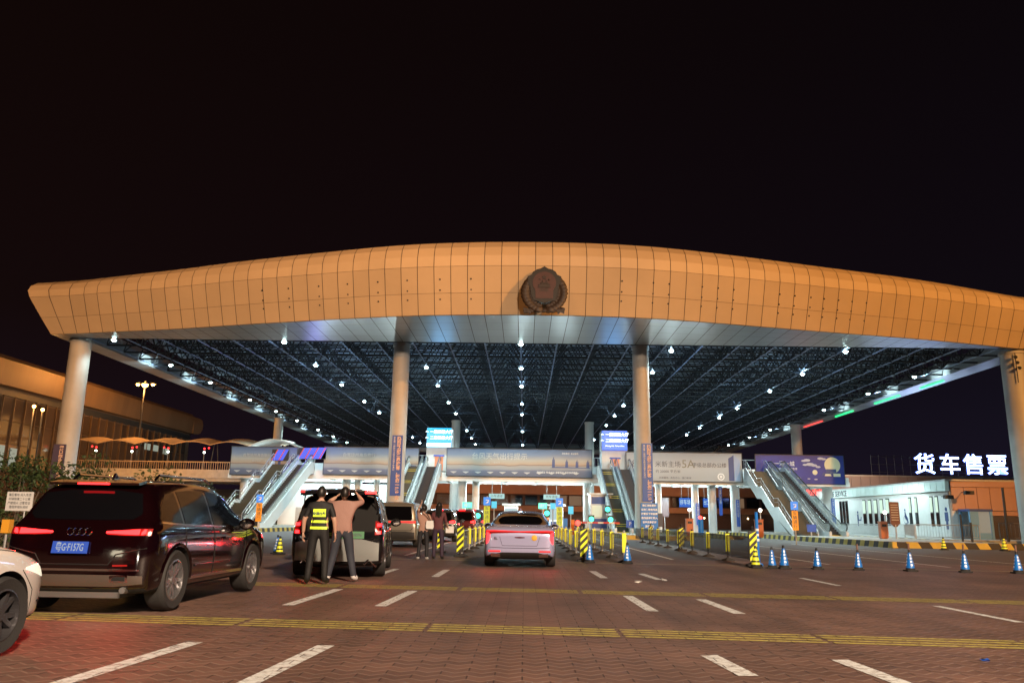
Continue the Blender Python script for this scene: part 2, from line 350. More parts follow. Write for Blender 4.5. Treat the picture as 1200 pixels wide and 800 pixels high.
bm = bmesh.new(); bm.from_mesh(o.data); bmesh.ops.remove_doubles(bm, verts=bm.verts, dist=.003); bmesh.ops.recalc_face_normals(bm, faces=bm.faces); bm.to_mesh(o.data); bm.free()
o.data.polygons.foreach_set('use_smooth', [True] * len(o.data.polygons)); o.data.set_sharp_from_angle(angle=R(20))
back.build('fascia_backing', M_gap, can)
# soffit panels: front strip
so = MB(); sb = MB()
for i in range(NP):
    xa, xb = xs[i] + g, xs[i + 1] - g; ya, yb = cysm(xa), cysm(xb); rows = 4
    for r_ in range(rows):
        t0, t1 = r_ / rows, (r_ + 1) / rows
        f = lambda y, t: y + (60.1 - y) * t
        if 60.1 - ya < .1: continue
        so.quad((xa, f(ya, t0) + .012, ZS), (xb, f(yb, t0) + .012, ZS), (xb, f(yb, t1) - .012, ZS), (xa, f(ya, t1) - .012, ZS))
    sb.quad((xs[i], cysm(xs[i]) + .02, ZS + .03), (xs[i + 1], cysm(xs[i + 1]) + .02, ZS + .03), (xs[i + 1], 60.1, ZS + .03), (xs[i], 60.1, ZS + .03))
YB = 158
for (x0, x1) in ((XL, -34.9), (38.1, XR)):
    n_ = 44
    for i in range(n_):
        y0 = 60.15 + (YB - 60.15) * i / n_; y1 = 60.15 + (YB - 60.15) * (i + 1) / n_ - .04
        so.quad((x0, y0, ZS), (x1, y0, ZS), (x1, y1, ZS), (x0, y1, ZS))
        s_ = -1 if x0 < 0 else 1
        xo = x0 if x0 < 0 else x1; xi = x1 if x0 < 0 else x0
        so.quad((xo, y0, ZS), (xo, y1, ZS), (xo + s_ * 1.2, y1, ZS + 2.5), (xo + s_ * 1.2, y0, ZS + 2.5))
        so.quad((xi, y0, ZS + .01), (xi, y1, ZS + .01), (xi, y1, ZS + .9), (xi, y0, ZS + .9))
    sb.quad((x0, 60, ZS + .03), (x1, 60, ZS + .03), (x1, YB, ZS + .03), (x0, YB, ZS + .03))
so.box(XL, XR, YB - 2.2, YB, ZS - .6, ZS + 1.2)
so.build('soffit', M_soffit, can); sb.build('soffit_backing', M_gap, can)
b = MB(); b.box(XL - .2, XR + .2, 60.3, YB, 17.6, 17.8)
b.build('roof_deck', mat('roof_deck', (.42, .50, .62), .55, .2, var=.2, vscale=.3), can)
b = MB(); b.box(-34.9, 38.1, 60.12, 60.2, ZS - .01, ZS + 3); b.build('front_beam', mat('dark_fascia', (.04, .04, .045), .6), can)
# top skin
tb = MB()
for i in range(NP):
    a, c = fp(xs[i], 7), fp(xs[i + 1], 7); tb.quad(a, c, (c.x, YB, 18.6), (a.x, YB, 18.6))
tb.build('roof_skin', M_panel, can)
# space frame
M_truss = mat('truss_paint', (.016, .019, .026), .5, .0)
M_chord = mat('truss_chord', (.20, .25, .38), .4, .2)  # paler and bluer than the frame: caught lamp light put into the colour
fr = MB(); ch = MB(); st = 2.85; zb_, zt_ = 14.75, 17.1
nx = int((38 + 35) / st); X0 = -.4 - st * 12; ny = 34
bx_ = [X0 + st * i for i in range(27)]; by_ = [60.6 + st * j for j in range(ny + 1)]
for x in bx_:
    ch.tube((x, by_[0], zb_), (x, by_[-1], zb_), .065, n=4)
for y in by_: fr.tube((bx_[0], y, zb_), (bx_[-1], y, zb_), .07, n=4)
tx = [x + st / 2 for x in bx_[:-1]]; ty = [y + st / 2 for y in by_[:-1]]
for x in tx: fr.tube((x, ty[0], zt_), (x, ty[-1], zt_), .07, n=4)
for y in ty: fr.tube((tx[0], y, zt_), (tx[-1], y, zt_), .07, n=4)
for i, x in enumerate(tx):
    for j, y in enumerate(ty):
        for dx in (-1, 1):
            for dy in (-1, 1): fr.tube((x, y, zt_), (x + dx * st / 2, y + dy * st / 2, zb_), .055, n=4, cap=False)
# secondary purlins under the deck
for j in range(ny * 3): y = 60.8 + j * st / 3; fr.tube((bx_[0], y, 17.4), (bx_[-1], y, 17.4), .06, n=4)
fr.build('space_frame', M_truss, can, fix=False); ch.build('bottom_chords', M_chord, can, fix=False)
# columns
M_colm = mat('column_paint', (.43, .42, .40), .55, var=.16, vscale=.5)
cols = [(-35.25, 60.9, .78), (-9.75, 60.9, .64), (8.95, 60.9, .64), (37.9, 61.2, .85), (-34.4, 110.2, .62), (-9.6, 110.2, .62), (8.9, 110.2, .62), (37.4, 110.2, .70)]
for x, y, r_ in cols:
    b = MB(); b.lathe([(0, 0), (r_ * 1.02, 0), (r_ * 1.02, .3), (r_, .32), (r_, 8), (r_ * .98, ZS - .25), (r_ * 1.08, ZS - .24), (r_ * 1.08, ZS), (0, ZS)], 32)
    if y < 90: b.lathe([(r_ * 1.006, 7.9), (r_ * 1.012, 7.92), (r_ * 1.006, 7.94)], 32)
    b.build('column', M_colm, can, smooth=True, loc=(x, y, 0))
# studs on the fascia
b = MB()
for px in (291, 323, 360, 395, 432, 468, 508, 546, 730, 768, 787, 827, 846, 865, 920, 938, 957, 973, 990, 1006, 1023):
    x = (px - 614) / 930 * 54 
    for _ in range(3): x = (px - 614) / 930 * (cysm(x) - 1)
    for f in (.33, .52, .74):
        y, z = [prof(x, 0)[k] + (prof(x, 2)[k] - prof(x, 0)[k]) * f for k in (0, 1)]; b.ball((x, y - .03, z), .065, 6)
b.build('fascia_studs', M_dark, can, kind='stuff')
# emblem -------------------------------------------------------------
em = thing('police_emblem', 'big dark bronze shield emblem with wreath hung on the cream canopy edge', 'emblem', (1.15, cysm(1.1) - 1.55, 15.85)); em.scale = (1.13, .6, 1.13)
M_br = mat('dark_bronze', (.020, .010, .006), .5, .2, var=.3, vscale=5)
M_brr = mat('oxblood_enamel', (.045, .009, .006), .5, .1, var=.25, vscale=6)
b = MB()
for s in (-1, 1):
    for k in range(13):
        a = R(-72 + k * 11.5); r0 = 1.08; cx_, cz_ = s * r0 * math.cos(a), -.12 + r0 * math.sin(a) * .98
        for j, rr in enumerate((.30, .24)):
            b.ball((cx_ + s * .05 * j, -.12 - .05 * j, cz_), rr, 8, sc3=(1, .5, .75))
            b.ball((s * .82 * math.cos(a), -.16, -.12 + .84 * math.sin(a)), .17, 7, sc3=(1, .6, .8))
for k in range(9): b.ball((-1.0 + k * .25, -.1, -1.18 - .05 * math.cos(k * 1.2)), .21, 8, sc3=(1, .6, .7))
for s in (-1, 1): b.prism([(s * .7, -1.15), (s * 1.2, -1.05), (s * 1.15, -1.38), (s * .95, -1.28), (s * .8, -1.42)], 'y', -.2, .05)
b.build('wreath', M_br, em, smooth=True)
sh = [(0, 1.42), (.22, 1.28), (.45, 1.22), (.66, 1.08), (.74, .92), (.98, .80), (.94, .5), (.80, .1), (.74, -.35), (.62, -.62), (0, -.78)]
shp = sh + [(-x, z) for x, z in reversed(sh[1:-1])]
b = MB(); b.prism(shp, 'y', -.34, .5); b.build('shield', mat('black_bronze', (.008, .006, .005), .5, .2), em)
b = MB(); fa = [(.68 * math.cos(R(a)), .42 + .66 * math.sin(R(a))) for a in range(-40, 221, 13)] + [(-.50, -.52), (.50, -.52)]; b.prism(fa, 'y', -.40, -.342)
b.build('shield_face', M_brr, em)
b = MB()
star = lambda cx, cz, r: [(cx + (r if k % 2 == 0 else r * .4) * math.sin(k * math.pi / 5), cz + (r if k % 2 == 0 else r * .4) * math.cos(k * math.pi / 5)) for k in range(10)]
b.prism(star(0, .72, .16), 'y', -.50, -.46)
for cx, cz in ((-.26, .60), (-.12, .5), (.12, .5), (.26, .60)): b.prism(star(cx, cz, .065), 'y', -.50, -.46)
b.box(-.36, .36, -.50, -.46, .12, .17); b.box(-.30, .30, -.50, -.46, .17, .26); b.prism([(-.36, .26), (.36, .26), (.26, .34), (-.26, .34)], 'y', -.5, -.46); b.prism([(-.26, .36), (.26, .36), (.18, .42), (-.18, .42)], 'y', -.5, -.46)
for k in range(7): b.prism([(-.26 + k * .075, -.12), (-.22 + k * .075, -.12), (-.2 + k * .07, .1), (-.24 + k * .07, .1)], 'y', -.42, -.40)
b.build('relief', M_br, em)
for c_ in em.children: pass
# ceiling lamps --------------------------------------------------------
LC = (.70, .98, 1.0)
M_bulb = mat('lamp_glow', (0, 0, 0), .5, emit=(.70, 1, .97), strength=38)
M_bulb.cycles.emission_sampling = 'NONE'
rows = [(-32.5, 'along the left roof edge', (59.3, 69.4, 78.6, 90.5, 100.3, 110, 121.5, 131.5, 142)), (-19.0, 'between left roof edge and left inner column', (59.3, 68.7, 79, 90.7, 100.4, 131.3, 141)),
        (-9.0, 'just right of the left inner column', (69, 78.7, 90.5, 100.2, 119.9, 131.4, 142)), (-.4, 'over the middle lane', (59.1, 68.9, 78.5, 91, 100.2, 120, 142.3)),
        (11.6, 'just right of the right inner column', (60.8, 70.1, 91.3, 100.6, 110.8, 131)), (25.2, 'between right inner column and right roof edge', (60.3, 70, 79.6, 92.2, 100.9, 112.4, 121.6, 143.5)),
        (35.6, 'along the right roof edge', (70.6, 80.4, 92.6, 113.3, 124, 136.9))]
ORD = ['front', 'second', 'third', 'fourth', 'fifth', 'sixth', 'seventh', 'eighth', 'ninth']
proto = None
for rx, rn, ys in rows:
    for k, y in enumerate(ys):
        y *= 1.022
        lab = '%s white lamp of the roof row %s' % (ORD[k] + ('most' if k == 0 else ''), rn)
        if proto is None:
            proto = thing('ceiling_lamp', lab, 'ceiling lamp', (rx, y, 14.92), 0, 'white lamps under the canopy roof')
            b = MB(); b.tube((0, 0, .0), (0, 0, -.18), .05, n=8); b.lathe([(0, -.16), (.10, -.17), (.24, -.34), (.25, -.36), (.22, -.36), (.2, -.35)], 14); b.build('housing', M_galv, proto, smooth=True)
            b = MB(); b.ball((0, 0, -.36), .17, 12, sc3=(1, 1, .8)); b.build('bulb', M_bulb, proto, smooth=True)
        else: dup(proto, (rx, y, 14.92), label=lab)
        edge = abs(rx) > 30
        if edge:
            s_ = -1 if rx < 0 else 1
            if k or rx > 0: lamp('lamp_light', 'SPOT', (rx, y, 14.0), 1500, LC, .2, target=(rx + s_ * 2.9, y + .3, 14.62), cone=75, blend=.6)
            lamp('lamp_light', 'SPOT', (rx, y, 14.3), 3000 if k else 700, LC, .25, target=(rx, y + .001, 0), cone=142, blend=.5)
        else:
            lamp('lamp_light', 'SPOT', (rx, y, 14.4), 4700, LC, .25, target=(rx, y + .001, 0), cone=142, blend=.5)
            lamp('lamp_spill', 'POINT', (rx, y, 15.05), 190, (.45, .75, 1.0), .25)
# ================================================================== FOOTBRIDGE behind the front columns
M_beamw = mat('white_beam', (.74, .76, .76), .5, var=.06, vscale=.7)
TUBEC = (.78, 1.0, 1.0)
M_tube = mat('tube_light', (0, 0, 0), .5, emit=(.75, 1, 1), strength=7); M_tube.cycles.emission_sampling = 'NONE'
br = thing('footbridge', 'long white footbridge on columns running across the lanes behind the front columns', 'footbridge')
b = MB(); b.box(-30.5, 33, 82.4, 88, 5.25, 5.9); b.box(-30.5, 33, 82.2, 82.4, 5.0, 5.45); b.box(-30.5, 33, 88, 88.2, 5.0, 7.0); b.build('deck', M_beamw, br)
b = MB()
for x in range(-29, 33, 3): b.box(x, x + .3, 82.45, 87.95, 4.95, 5.247)
b.build('cross_beams', M_beamw, br)
b = MB()
for i in range(62): b.tube((-30.4 + i * 1.03, 88.1, 7.0), (-30.4 + i * 1.03, 88.1, 8.0), .03, n=4)
b.tube((-30.5, 88.1, 8), (33, 88.1, 8), .04, n=6); b.build('railing', M_alu, br)
for px, r_ in ((283, .38), (404, .45), (418, .40), (440, .32), (455, .3), (541, .45), (557, .38), (688, .42), (772, .32), (815, .36), (835, .42), (862, .48), (971, .52)):
    p = pt(px, 600, 84.5); b = MB(); b.lathe([(0, 0), (r_, 0), (r_, 5.0), (0, 5.0)], 20)
    b.build('column', M_wall, br, smooth=True, loc=(p.x, p.y, .2))
for x0, x1 in ((-24, -13), (-7.2, 6.4), (11, 21)):
    for q in range(3): lamp('added_uplight', 'POINT', (x0 + (x1 - x0) * (q + .5) / 3, 85.5, 3.6), 620, TUBEC, .3)  # point lights added below the deck to brighten its underside
# banners -------------------------------------------------------------
def grad_mat(name, stops, z0, z1, rough=.5, em=0.):
    m = bpy.data.materials.new(name); m.use_nodes = True; n = m.node_tree.nodes; l = m.node_tree.links; b = n['Principled BSDF']
    t = n.new('ShaderNodeTexCoord'); s = n.new('ShaderNodeSeparateXYZ'); l.new(t.outputs['Object'], s.inputs[0])
    nz = n.new('ShaderNodeTexNoise'); nz.inputs['Scale'].default_value = .5; nz.inputs['Detail'].default_value = 5; l.new(t.outputs['Object'], nz.inputs[0])
    ad = n.new('ShaderNodeMath'); ad.operation = 'MULTIPLY_ADD'; ad.inputs[1].default_value = .35; l.new(nz.outputs[0], ad.inputs[0]); l.new(s.outputs[2], ad.inputs[2])
    mr = n.new('ShaderNodeMapRange'); l.new(ad.outputs[0], mr.inputs[0]); mr.inputs[1].default_value = z0 + .17; mr.inputs[2].default_value = z1 + .17
    r = n.new('ShaderNodeValToRGB'); l.new(mr.outputs[0], r.inputs[0]); el = r.color_ramp.elements
    el[0].position = stops[0][0]; el[0].color = (*stops[0][1], 1); el[1].position = stops[-1][0]; el[1].color = (*stops[-1][1], 1)
    for p, c in stops[1:-1]: e = el.new(p); e.color = (*c, 1)
    l.new(r.outputs[0], b.inputs['Base Color']); b.inputs['Roughness'].default_value = rough; return m
# printed picture of a dusk sea on the banner (the print itself has these colours)
M_dusk = grad_mat('printed_dusk_seascape', [(0, (.07, .09, .14)), (.2, (.10, .12, .19)), (.27, (.22, .24, .26)), (.38, (.28, .28, .27)), (.42, (.20, .13, .10)), (.45, (.36, .27, .20)), (.6, (.34, .33, .29)), (.8, (.16, .21, .30)), (1, (.09, .14, .24))], 0, 2.7)
M_grey = grad_mat('printed_pale_sky', [(0, (.32, .35, .37)), (.5, (.42, .46, .49)), (1, (.29, .36, .44))], 0, 2.8)
M_night = mat('printed_night_blue', (.020, .035, .24), .5, var=.35, vscale=.5)
M_ink = mat('white_ink', (.75, .78, .78), .5); M_inkd = mat('dark_ink', (.07, .08, .10), .5); M_inkm = mat('faint_ink', (.40, .42, .42), .5); M_inkc = mat('cream_ink', (.66, .62, .42), .5)
M_inknavy = mat('navy_ink', (.04, .07, .20), .5)
def banner(label, x0, x1, z0, z1, m, y=81.9):
    t = thing('banner', label, 'banner', (x0, y, z0), 0, 'advertising banners on the footbridge')
    b = MB(); b.box(0, x1 - x0, 0, .2, 0, z1 - z0); b.build('print', m, t)
    b = MB(); W = x1 - x0; Hh = z1 - z0
    for q in ((-.06, W + .06, -.02, .22, -.06, -.003), (-.06, W + .06, -.02, .22, Hh + .003, Hh + .06), (-.06, -.003, -.02, .22, -.003, Hh + .003), (W + .003, W + .06, -.02, .22, -.003, Hh + .003)): b.box(*q)
    b.build('frame', M_dark, t); return t
def dusk(t, W, tx, body, txs=.75, isl=None, dx=None, bottom=True):
    text('lettering', body, txs, mat('soft_ink', (.46, .47, .46), .5), t, (tx, -.01, 1.95), align='LEFT', ext=.003)
    text('small_lettering', '琼州海峡 · 一路相伴', .22, M_inkm, t, (tx + 1.0, -.01, 1.35), align='LEFT', ext=.003)
    b = MB()
    n = int((W - 1.0) / 1.25)
    for k in range(n):
        x = .7 + k * 1.25
        if bottom: b.prism([(x - .35, .42), (x + .35, .42), (x + .16, .30), (x, .22), (x - .16, .30)], 'y', -.012, -.003)
    b.build('bird_row', M_inkm, t)
    if isl is not None:
        b = MB()
        for k, (d, h_) in enumerate(((0, 1.1), (1.35, .85), (2.4, .8), (3.5, .8), (4.5, .7))):
            if isl + d < W - .3:
                for q in range(3): b.prism([(isl + d - .16 + q * .1, .95), (isl + d - .06 + q * .1, .95), (isl + d - .05 + q * .09, .95 + h_ * (1 - .2 * abs(q - 1))), (isl + d - .12 + q * .09, .95 + h_ * (.9 - .2 * abs(q - 1)))], 'y', -.012, -.003)
        b.prism([(isl - .4, .9), (min(isl + 5, W - .2), .9), (min(isl + 5, W - .2), .97), (isl + .3, 1.02)], 'y', -.014, -.004)
        b.build('tower_row', M_inknavy, t)
    return t
t = banner('leftmost dusk seascape banner, behind the left stairs', -30.2, -23.4, 5.35, 8.15, M_dusk); dusk(t, 6.8, 1.2, '自驾琼州海岛旅行', .36, 5.0)
t = banner('dusk seascape banner behind the left inner column', -20.6, -10.9, 5.5, 8.25, M_dusk, 81.9); dusk(t, 9.7, 1.9, '自驾琼州海岛旅行', .42, 8.3)
t = banner('widest dusk seascape banner, above the silver sedan', -7.95, 6.85, 5.55, 8.3, M_dusk, 81.9); dusk(t, 14.8, 2.5, '台风天气出行提示', .72, 10.9)
text('small_lettering', '海峡客运 安全出行 温馨提示 祝您旅途愉快', .22, M_ink, t, (9.2, -.01, .42), align='LEFT', ext=.003)
text('small_lettering', '港航集团  客运服务', .2, M_ink, t, (12.6, -.01, 2.35), ext=.003)
t = banner('pale grey office advertising banner behind the right inner column', 10.4, 22.1, 5.3, 8.15, M_grey, 81.9)
text('lettering', '87', .95, M_inkd, t, (1.0, -.01, 1.7), ext=.003); text('lettering', '米新主场', .66, M_inkd, t, (4.2, -.01, 1.65), ext=.003)
text('large_numeral', '5A', 1.15, mat('gold_ink', (.22, .22, .17), .5), t, (6.25, -.01, 1.7), ext=.003); text('lettering', '甲级总部办公楼', .50, M_inkd, t, (8.4, -.01, 1.62), ext=.003)
text('small_lettering', '约 20000 平方米', .36, M_inkd, t, (4.2, -.01, .95), ext=.003); text('small_lettering', '总部基地 · 商务中心 · 港口新城', .24, M_inkd, t, (4.9, -.01, .32), ext=.003)
b = MB(); b.prism([(10.35, .1), (10.9, .1), (10.9, 2.7), (10.35, 2.35)], 'y', -.012, -.003); b.build('printed_tower', M_inknavy, t)
b = MB(); b.prism([(10.93, .1), (11.5, .1), (11.5, 2.2), (10.93, 2.7)], 'y', -.012, -.003); b.build('printed_tower', mat('printed_pale_blue', (.30, .38, .55), .5), t)
b = MB(); b.lathe([(.24, 0), (.30, .004), (.36, 0)], 24, M=Matrix.Translation((9.55, -.008, .5)) @ Matrix.Rotation(R(90), 4, 'X')); b.lathe([(0, 0), (.12, .004), (.14, 0)], 16, M=Matrix.Translation((9.55, -.008, .5)) @ Matrix.Rotation(R(90), 4, 'X')); b.build('round_seal', M_ink, t)
t = banner('dark blue moonlit banner beside the right escalators', 23.6, 32.5, 5.25, 8.1, M_night, 82.15)
text('lettering', '一港一城', .52, M_ink, t, (2.9, -.01, 1.95), ext=.003); text('small_lettering', '扬帆出海 月满港湾', .26, M_ink, t, (3.1, -.01, 1.45), ext=.003); text('small_lettering', '港口商业综合体', .24, M_ink, t, (2.7, -.01, 1.15), ext=.003)
b = MB(); b.lathe([(0, 0), (.8, 0)], 32, M=Matrix.Translation((7.75, -.012, 1.9)) @ Matrix.Rotation(R(90), 4, 'X')); b.build('printed_moon', M_inkc, t)
b = MB()
for cx, cz, r_ in ((4.9, 2.3, .22), (5.2, 2.35, .28), (5.0, 1.9, .2), (5.5, 1.95, .32), (5.9, 1.85, .25), (6.3, 1.7, .2), (6.6, 2.55, .25), (6.9, 2.5, .2), (4.3, .55, .16), (5.3, .5, .12), (6.0, .45, .14)): b.ball((cx, -.004, cz), r_, 10, sc3=(1.3, .03, .5))
b.build('printed_clouds', mat('printed_cloud', (.42, .44, .52), .5), t)
b = MB(); b.box(7.1, 8.1, -.016, -.003, 1.15, 1.5); b.prism([(6.6, .85), (8.3, .85), (8.1, 1.14), (6.8, 1.14)], 'y', -.018, -.003); b.build('printed_ship', M_inknavy, t)
b = MB(); b.ball((5.95, -.004, 1.15), .26, 12, sc3=(1, .04, 1)); b.prism([(6.9, .8), (7.6, .8), (7.5, 1.0), (7.0, 1.0)], 'y', -.02, -.003); b.build('printed_lantern', M_inkc, t); b = MB(); b.prism([(7.8, .75), (8.5, .75), (8.5, 1.05), (7.8, 1.05)], 'y', -.02, -.003); b.build('printed_gift', M_inkc, t)
# direction sign kiosks on the bridge ------------------------------------
M_lit = mat('lit_sign_blue', (.0, .0, .0), .3, emit=(.002, .13, .80), strength=1.5); M_lit2 = mat('lit_sign_cyan', (0, 0, 0), .3, emit=(.005, .42, .80), strength=1.7); M_litw = mat('lit_lettering', (0, 0, 0), .4, emit=(.85, 1, 1), strength=3.0)
def kiosk(x0, x1, z0, z1, ms, label, strip):
    t = thing('lift_kiosk', label, 'kiosk', (x0, 82.6, z0)); W = x1 - x0; Hh = z1 - z0
    b = MB(); b.box(0, W, 0, 2.4, 0, Hh); b.build('housing', M_wall, t)
    b = MB(); b.box(W * .35, W * .68, -.04, -.003, .1, 1.5); b.build('doorway', mat('lit_doorway', (.3, .12, .06), .5, emit=(1, .35, .18), strength=.5), t)
    b = MB(); b.box(W * .30, W * .73, -.08, -.043, 1.5, 1.66); b.build('door_header', M_blue, t)
    b = MB(); b.box(.04, W - .04, -.25, -.003, Hh - 2.0, Hh - .03); s = b.build('lit_sign', ms, t)
    z = Hh
    for k, (tx_) in enumerate(('一层候船大厅', '二层候船大厅')):
        text('lettering', '← ' + tx_, .40, M_litw, s, (W / 2, -.26, z - .45 - k * .62), ext=.004, bold=.006)
    if strip: bb = MB(); bb.box(.05, W - .05, -.27, -.253, Hh - 1.98, Hh - 1.6); bb.build('lit_strip', M_litw, s)
    else: text('small_lettering', 'Waiting Hall  Ticket Office', .18, M_litw, s, (W / 2, -.26, z - 1.6), ext=.004)
    lamp('sign_light', 'AREA', (x0 + W / 2, 82.1, z1 - 1), 60, (.05, .45, 1), 2.2, target=(x0 + W / 2, 70, z1 + 3))
kiosk(-10.2, -7.6, 6.0, 10.45, M_lit2, 'white lift kiosk with cyan lit direction sign over the left inner escalators', True)
kiosk(7.95, 10.6, 6.0, 10.4, M_lit, 'white lift kiosk with deep blue lit direction sign over the right inner escalators', False)

# ================================================================== ESCALATORS AND STAIRS
RUN, RISE = 13.4, 6.0
M_clad = mat('escalator_cladding', (.52, .55, .56), .45, .1, var=.08, vscale=.5)
M_rail = mat('handrail_rubber', (.02, .02, .022), .35)
M_glass = mat('balustrade_glass', (.50, .60, .60), .08, 0, alpha=.38)
M_step = mat('step_metal', (.055, .065, .06), .45, .5); M_stepd = mat('step_dark', (.018, .020, .026), .5, .2)
M_yl = mat('yellow_edge', (.70, .58, .05), .5); M_skirt = mat('balustrade_skirt', (.55, .60, .60), .3, .6)
def escal(label, x, dark, y0=67.6, z0=.32):
    t = thing('escalator', label, 'escalator', (x, y0, z0), 0, 'escalators up to the footbridge'); W = .56
    sl = RISE / RUN
    prof_ = lambda off: [(-1.2, off), (0, off), (RUN, RISE + off), (RUN + 1.4, RISE + off)]
    for s in (-1, 1):
        b = MB(); pts = [(-1.2, -.1), (-1.2, .35), (0, .35), (RUN, RISE + .35), (RUN + 1.4, RISE + .35), (RUN + 1.4, RISE - .85), (RUN, RISE - .85), (1.8, -.1)]
        xa, xb = sorted((s * (W + .02), s * (W + .22))); b.prism(pts, 'x', xa, xb); b.build('side_panel', M_clad, t)
        b = MB(); pts = [(-.9, .36), (0, .36), (RUN, RISE + .36), (RUN + 1.1, RISE + .36), (RUN + 1.35, RISE + .7), (RUN + 1.1, RISE + 1.0), (RUN, RISE + 1.0), (0, 1.0), (-.95, 1.0), (-1.2, .7)]
        b.prism(pts, 'x', s * (W + .11) - .012, s * (W + .11) + .012); b.build('balustrade', M_glass, t)
        b = MB(); P3 = [(s * (W + .11), y, z) for y, z in [(-.9, .42), (-1.15, .55), (-1.25, .75), (-1.15, .95), (-.95, 1.04), (0, 1.04), (RUN, RISE + 1.04), (RUN + 1.1, RISE + 1.04), (RUN + 1.3, RISE + .9), (RUN + 1.38, RISE + .7)]]
        b.path(P3, .05, 6); b.build('handrail', M_rail, t)
        b = MB(); P4 = [(s * (W + .05), y, z + .0) for y, z in ((-1.1, .39), (0, .39), (RUN, RISE + .39), (RUN + 1.3, RISE + .39))]; b.path(P4, .035, 4); b.path([(s * (W + .11), y, z + .98) for y, z in ((-.9, 0), (0, 0), (RUN, RISE), (RUN + 1.1, RISE))], .022, 4); b.build('trim', M_skirt, t)
    b = MB(); n = 34
    for k in range(n):
        y = RUN * k / n; z = RISE * k / n
        b.box(-W, W, y, y + RUN / n * 1.0, z - .15, z + RISE / n, 0)
        if not dark: b.box(-W, W, y - .012, y + .001, z + RISE / n - .03, z + RISE / n + .002, 1 if k % 7 in (2, 3) else 0)
    b.build('steps', [M_stepd if dark else M_step, M_yl], t)
    b = MB(); b.box(-W, W, -1.3, -.02, -.1, .02); b.box(-W, W, RUN + .02, RUN + 1.4, RISE - .1, RISE + .01); b.build('landing_plate', M_steel, t)
    b = MB(); b.box(-W, W, -.35, -.05, .02, .06); b.build('comb_plate', M_yl, t)
    b = MB(); b.prism([(1.8, -.1), (RUN, RISE - .85), (RUN + 1.4, RISE - .85), (RUN + 1.4, RISE - .3), (RUN, RISE - .3), (1.8, .0)], 'x', -W, W); b.build('truss', M_clad, t)
    return t
escal('left inner escalator with grey steps and yellow marks, beside the left inner column', -11.1, False)
escal('left inner escalator with black steps, right beside the widest banner', -9.3, True)
escal('right inner escalator with grey steps and yellow marks, left of its pair', 8.15, False)
escal('right inner escalator with black steps, beside the right inner column', 9.95, True)
e1 = escal('black escalator at the left beyond the dark red SUV', -22.4, True)
e2 = escal('black escalator at the far right beside the moonlit banner', 25.5, True)
M_led = mat('led_screen', (0, 0, 0), .4, emit=(.10, .16, 1), strength=1.1); M_ledr = mat('led_red', (0, 0, 0), .4, emit=(1, .12, .10), strength=.9)
def stairs(label, x, wd, y0=67.6, z0=.32, zig=False):
    t = thing('staircase', label, 'staircase', (x, y0, z0), 0, 'stairs up to the footbridge'); n = 36; W = wd / 2
    # profile with two landings
    pr = []; y = z = 0
    for k in range(n):
        pr.append((y, z)); z += RISE / n; pr.append((y, z)); y += .30
        if k in (11, 23): y += 1.25
    pr.append((y + .6, z)); sc_ = RUN / y; pr = [(a * sc_, c) for a, c in pr]
    low = [(pr[-1][0], RISE - .5), (pr[-1][0] - 1.0, RISE - .5), (4.0, 1.2), (1.0, -.1)]
    b = MB(); b.prism(pr + low, 'x', -W, W); b.build('flight', M_step, t)
    base = lambda y: max(0, [a for a in pr if a[0] <= y + .01][-1][1] if y > 0 else 0)
    for s in (-1, 1):
        xs_ = s * (W + .06)
        tops = [(0, .35), (12 * .3 * sc_, RISE / 3 + .35), ((12 * .3 + 1.25) * sc_, RISE / 3 + .35), ((24 * .3 + 1.25) * sc_, RISE * 2 / 3 + .35), ((24 * .3 + 2.5) * sc_, RISE * 2 / 3 + .35), (RUN, RISE + .35), (RUN + .6, RISE + .35)]
        bots = [(p[0], p[1] - 1.15) for p in reversed(tops)]; bots[-1] = (.0, -.1)
        b = MB(); b.prism(tops + bots, 'x', xs_ - .05, xs_ + .05); b.build('stringer', M_clad, t)
        b = MB(); P_ = [(xs_, p[0], p[1] + .75) for p in tops]; b.path(P_, .035, 6); b.path([(xs_, p[0], p[1] + .4) for p in tops], .02, 4)
        for (a, c), (d, e_) in zip(tops, tops[1:]):
            m_ = max(1, int((d - a) / .9))
            for q in range(m_ + 1): f = q / m_; b.tube((xs_, a + (d - a) * f, c + (e_ - c) * f), (xs_, a + (d - a) * f, c + (e_ - c) * f + .75), .022, n=4)
        b.build('railing', M_alu, t)
    b = MB()
    for k in range(0, n): 
        a = pr[2 * k + 1]; b.box(-W, W, a[0] - .01, a[0] + .03, a[1], a[1] + .012)
    b.build('nosings', M_step, t)
    return t
stairs('white railed staircase left of the far left escalator', -24.6, 1.9)
stairs('zigzag sided white staircase left of the far right escalator', 23.25, 1.9, zig=True)
# lit display panels at the heads of the left escalator
for x, z, mm, wd in ((-25.6, 6.9, M_led, 1.3), (-22.9, 7.1, M_led, 2.4), (-21.4, 7.15, M_led, .9)):
    t = thing('led_display', 'blue and red LED panel at the head of the left %s' % ('stairs' if x < -25 else 'escalator' if wd > 2 else 'escalator, smallest of three'), 'LED panel', (x, 81.6, z), 0, 'LED panels at the left escalator head')
    b = MB()
    for k in range(int(wd / .12)):
        f = k * .12; b.prism([(f - .35, -.1), (f - .27, -.1), (f + .28, 1.0), (f + .20, 1.0)], 'y', 0, .06, mi=1 if (k * 7) % 6 == 0 else 0)
    b.build('screen', [M_led, M_ledr], t); b = MB(); b.box(-.35, wd + .1, .065, .14, -.12, 1.02); b.build('backing', M_dark, t)
lamp('led_glow', 'POINT', (-22, 80.5, 8.6), 220, (.22, .2, 1), .5)
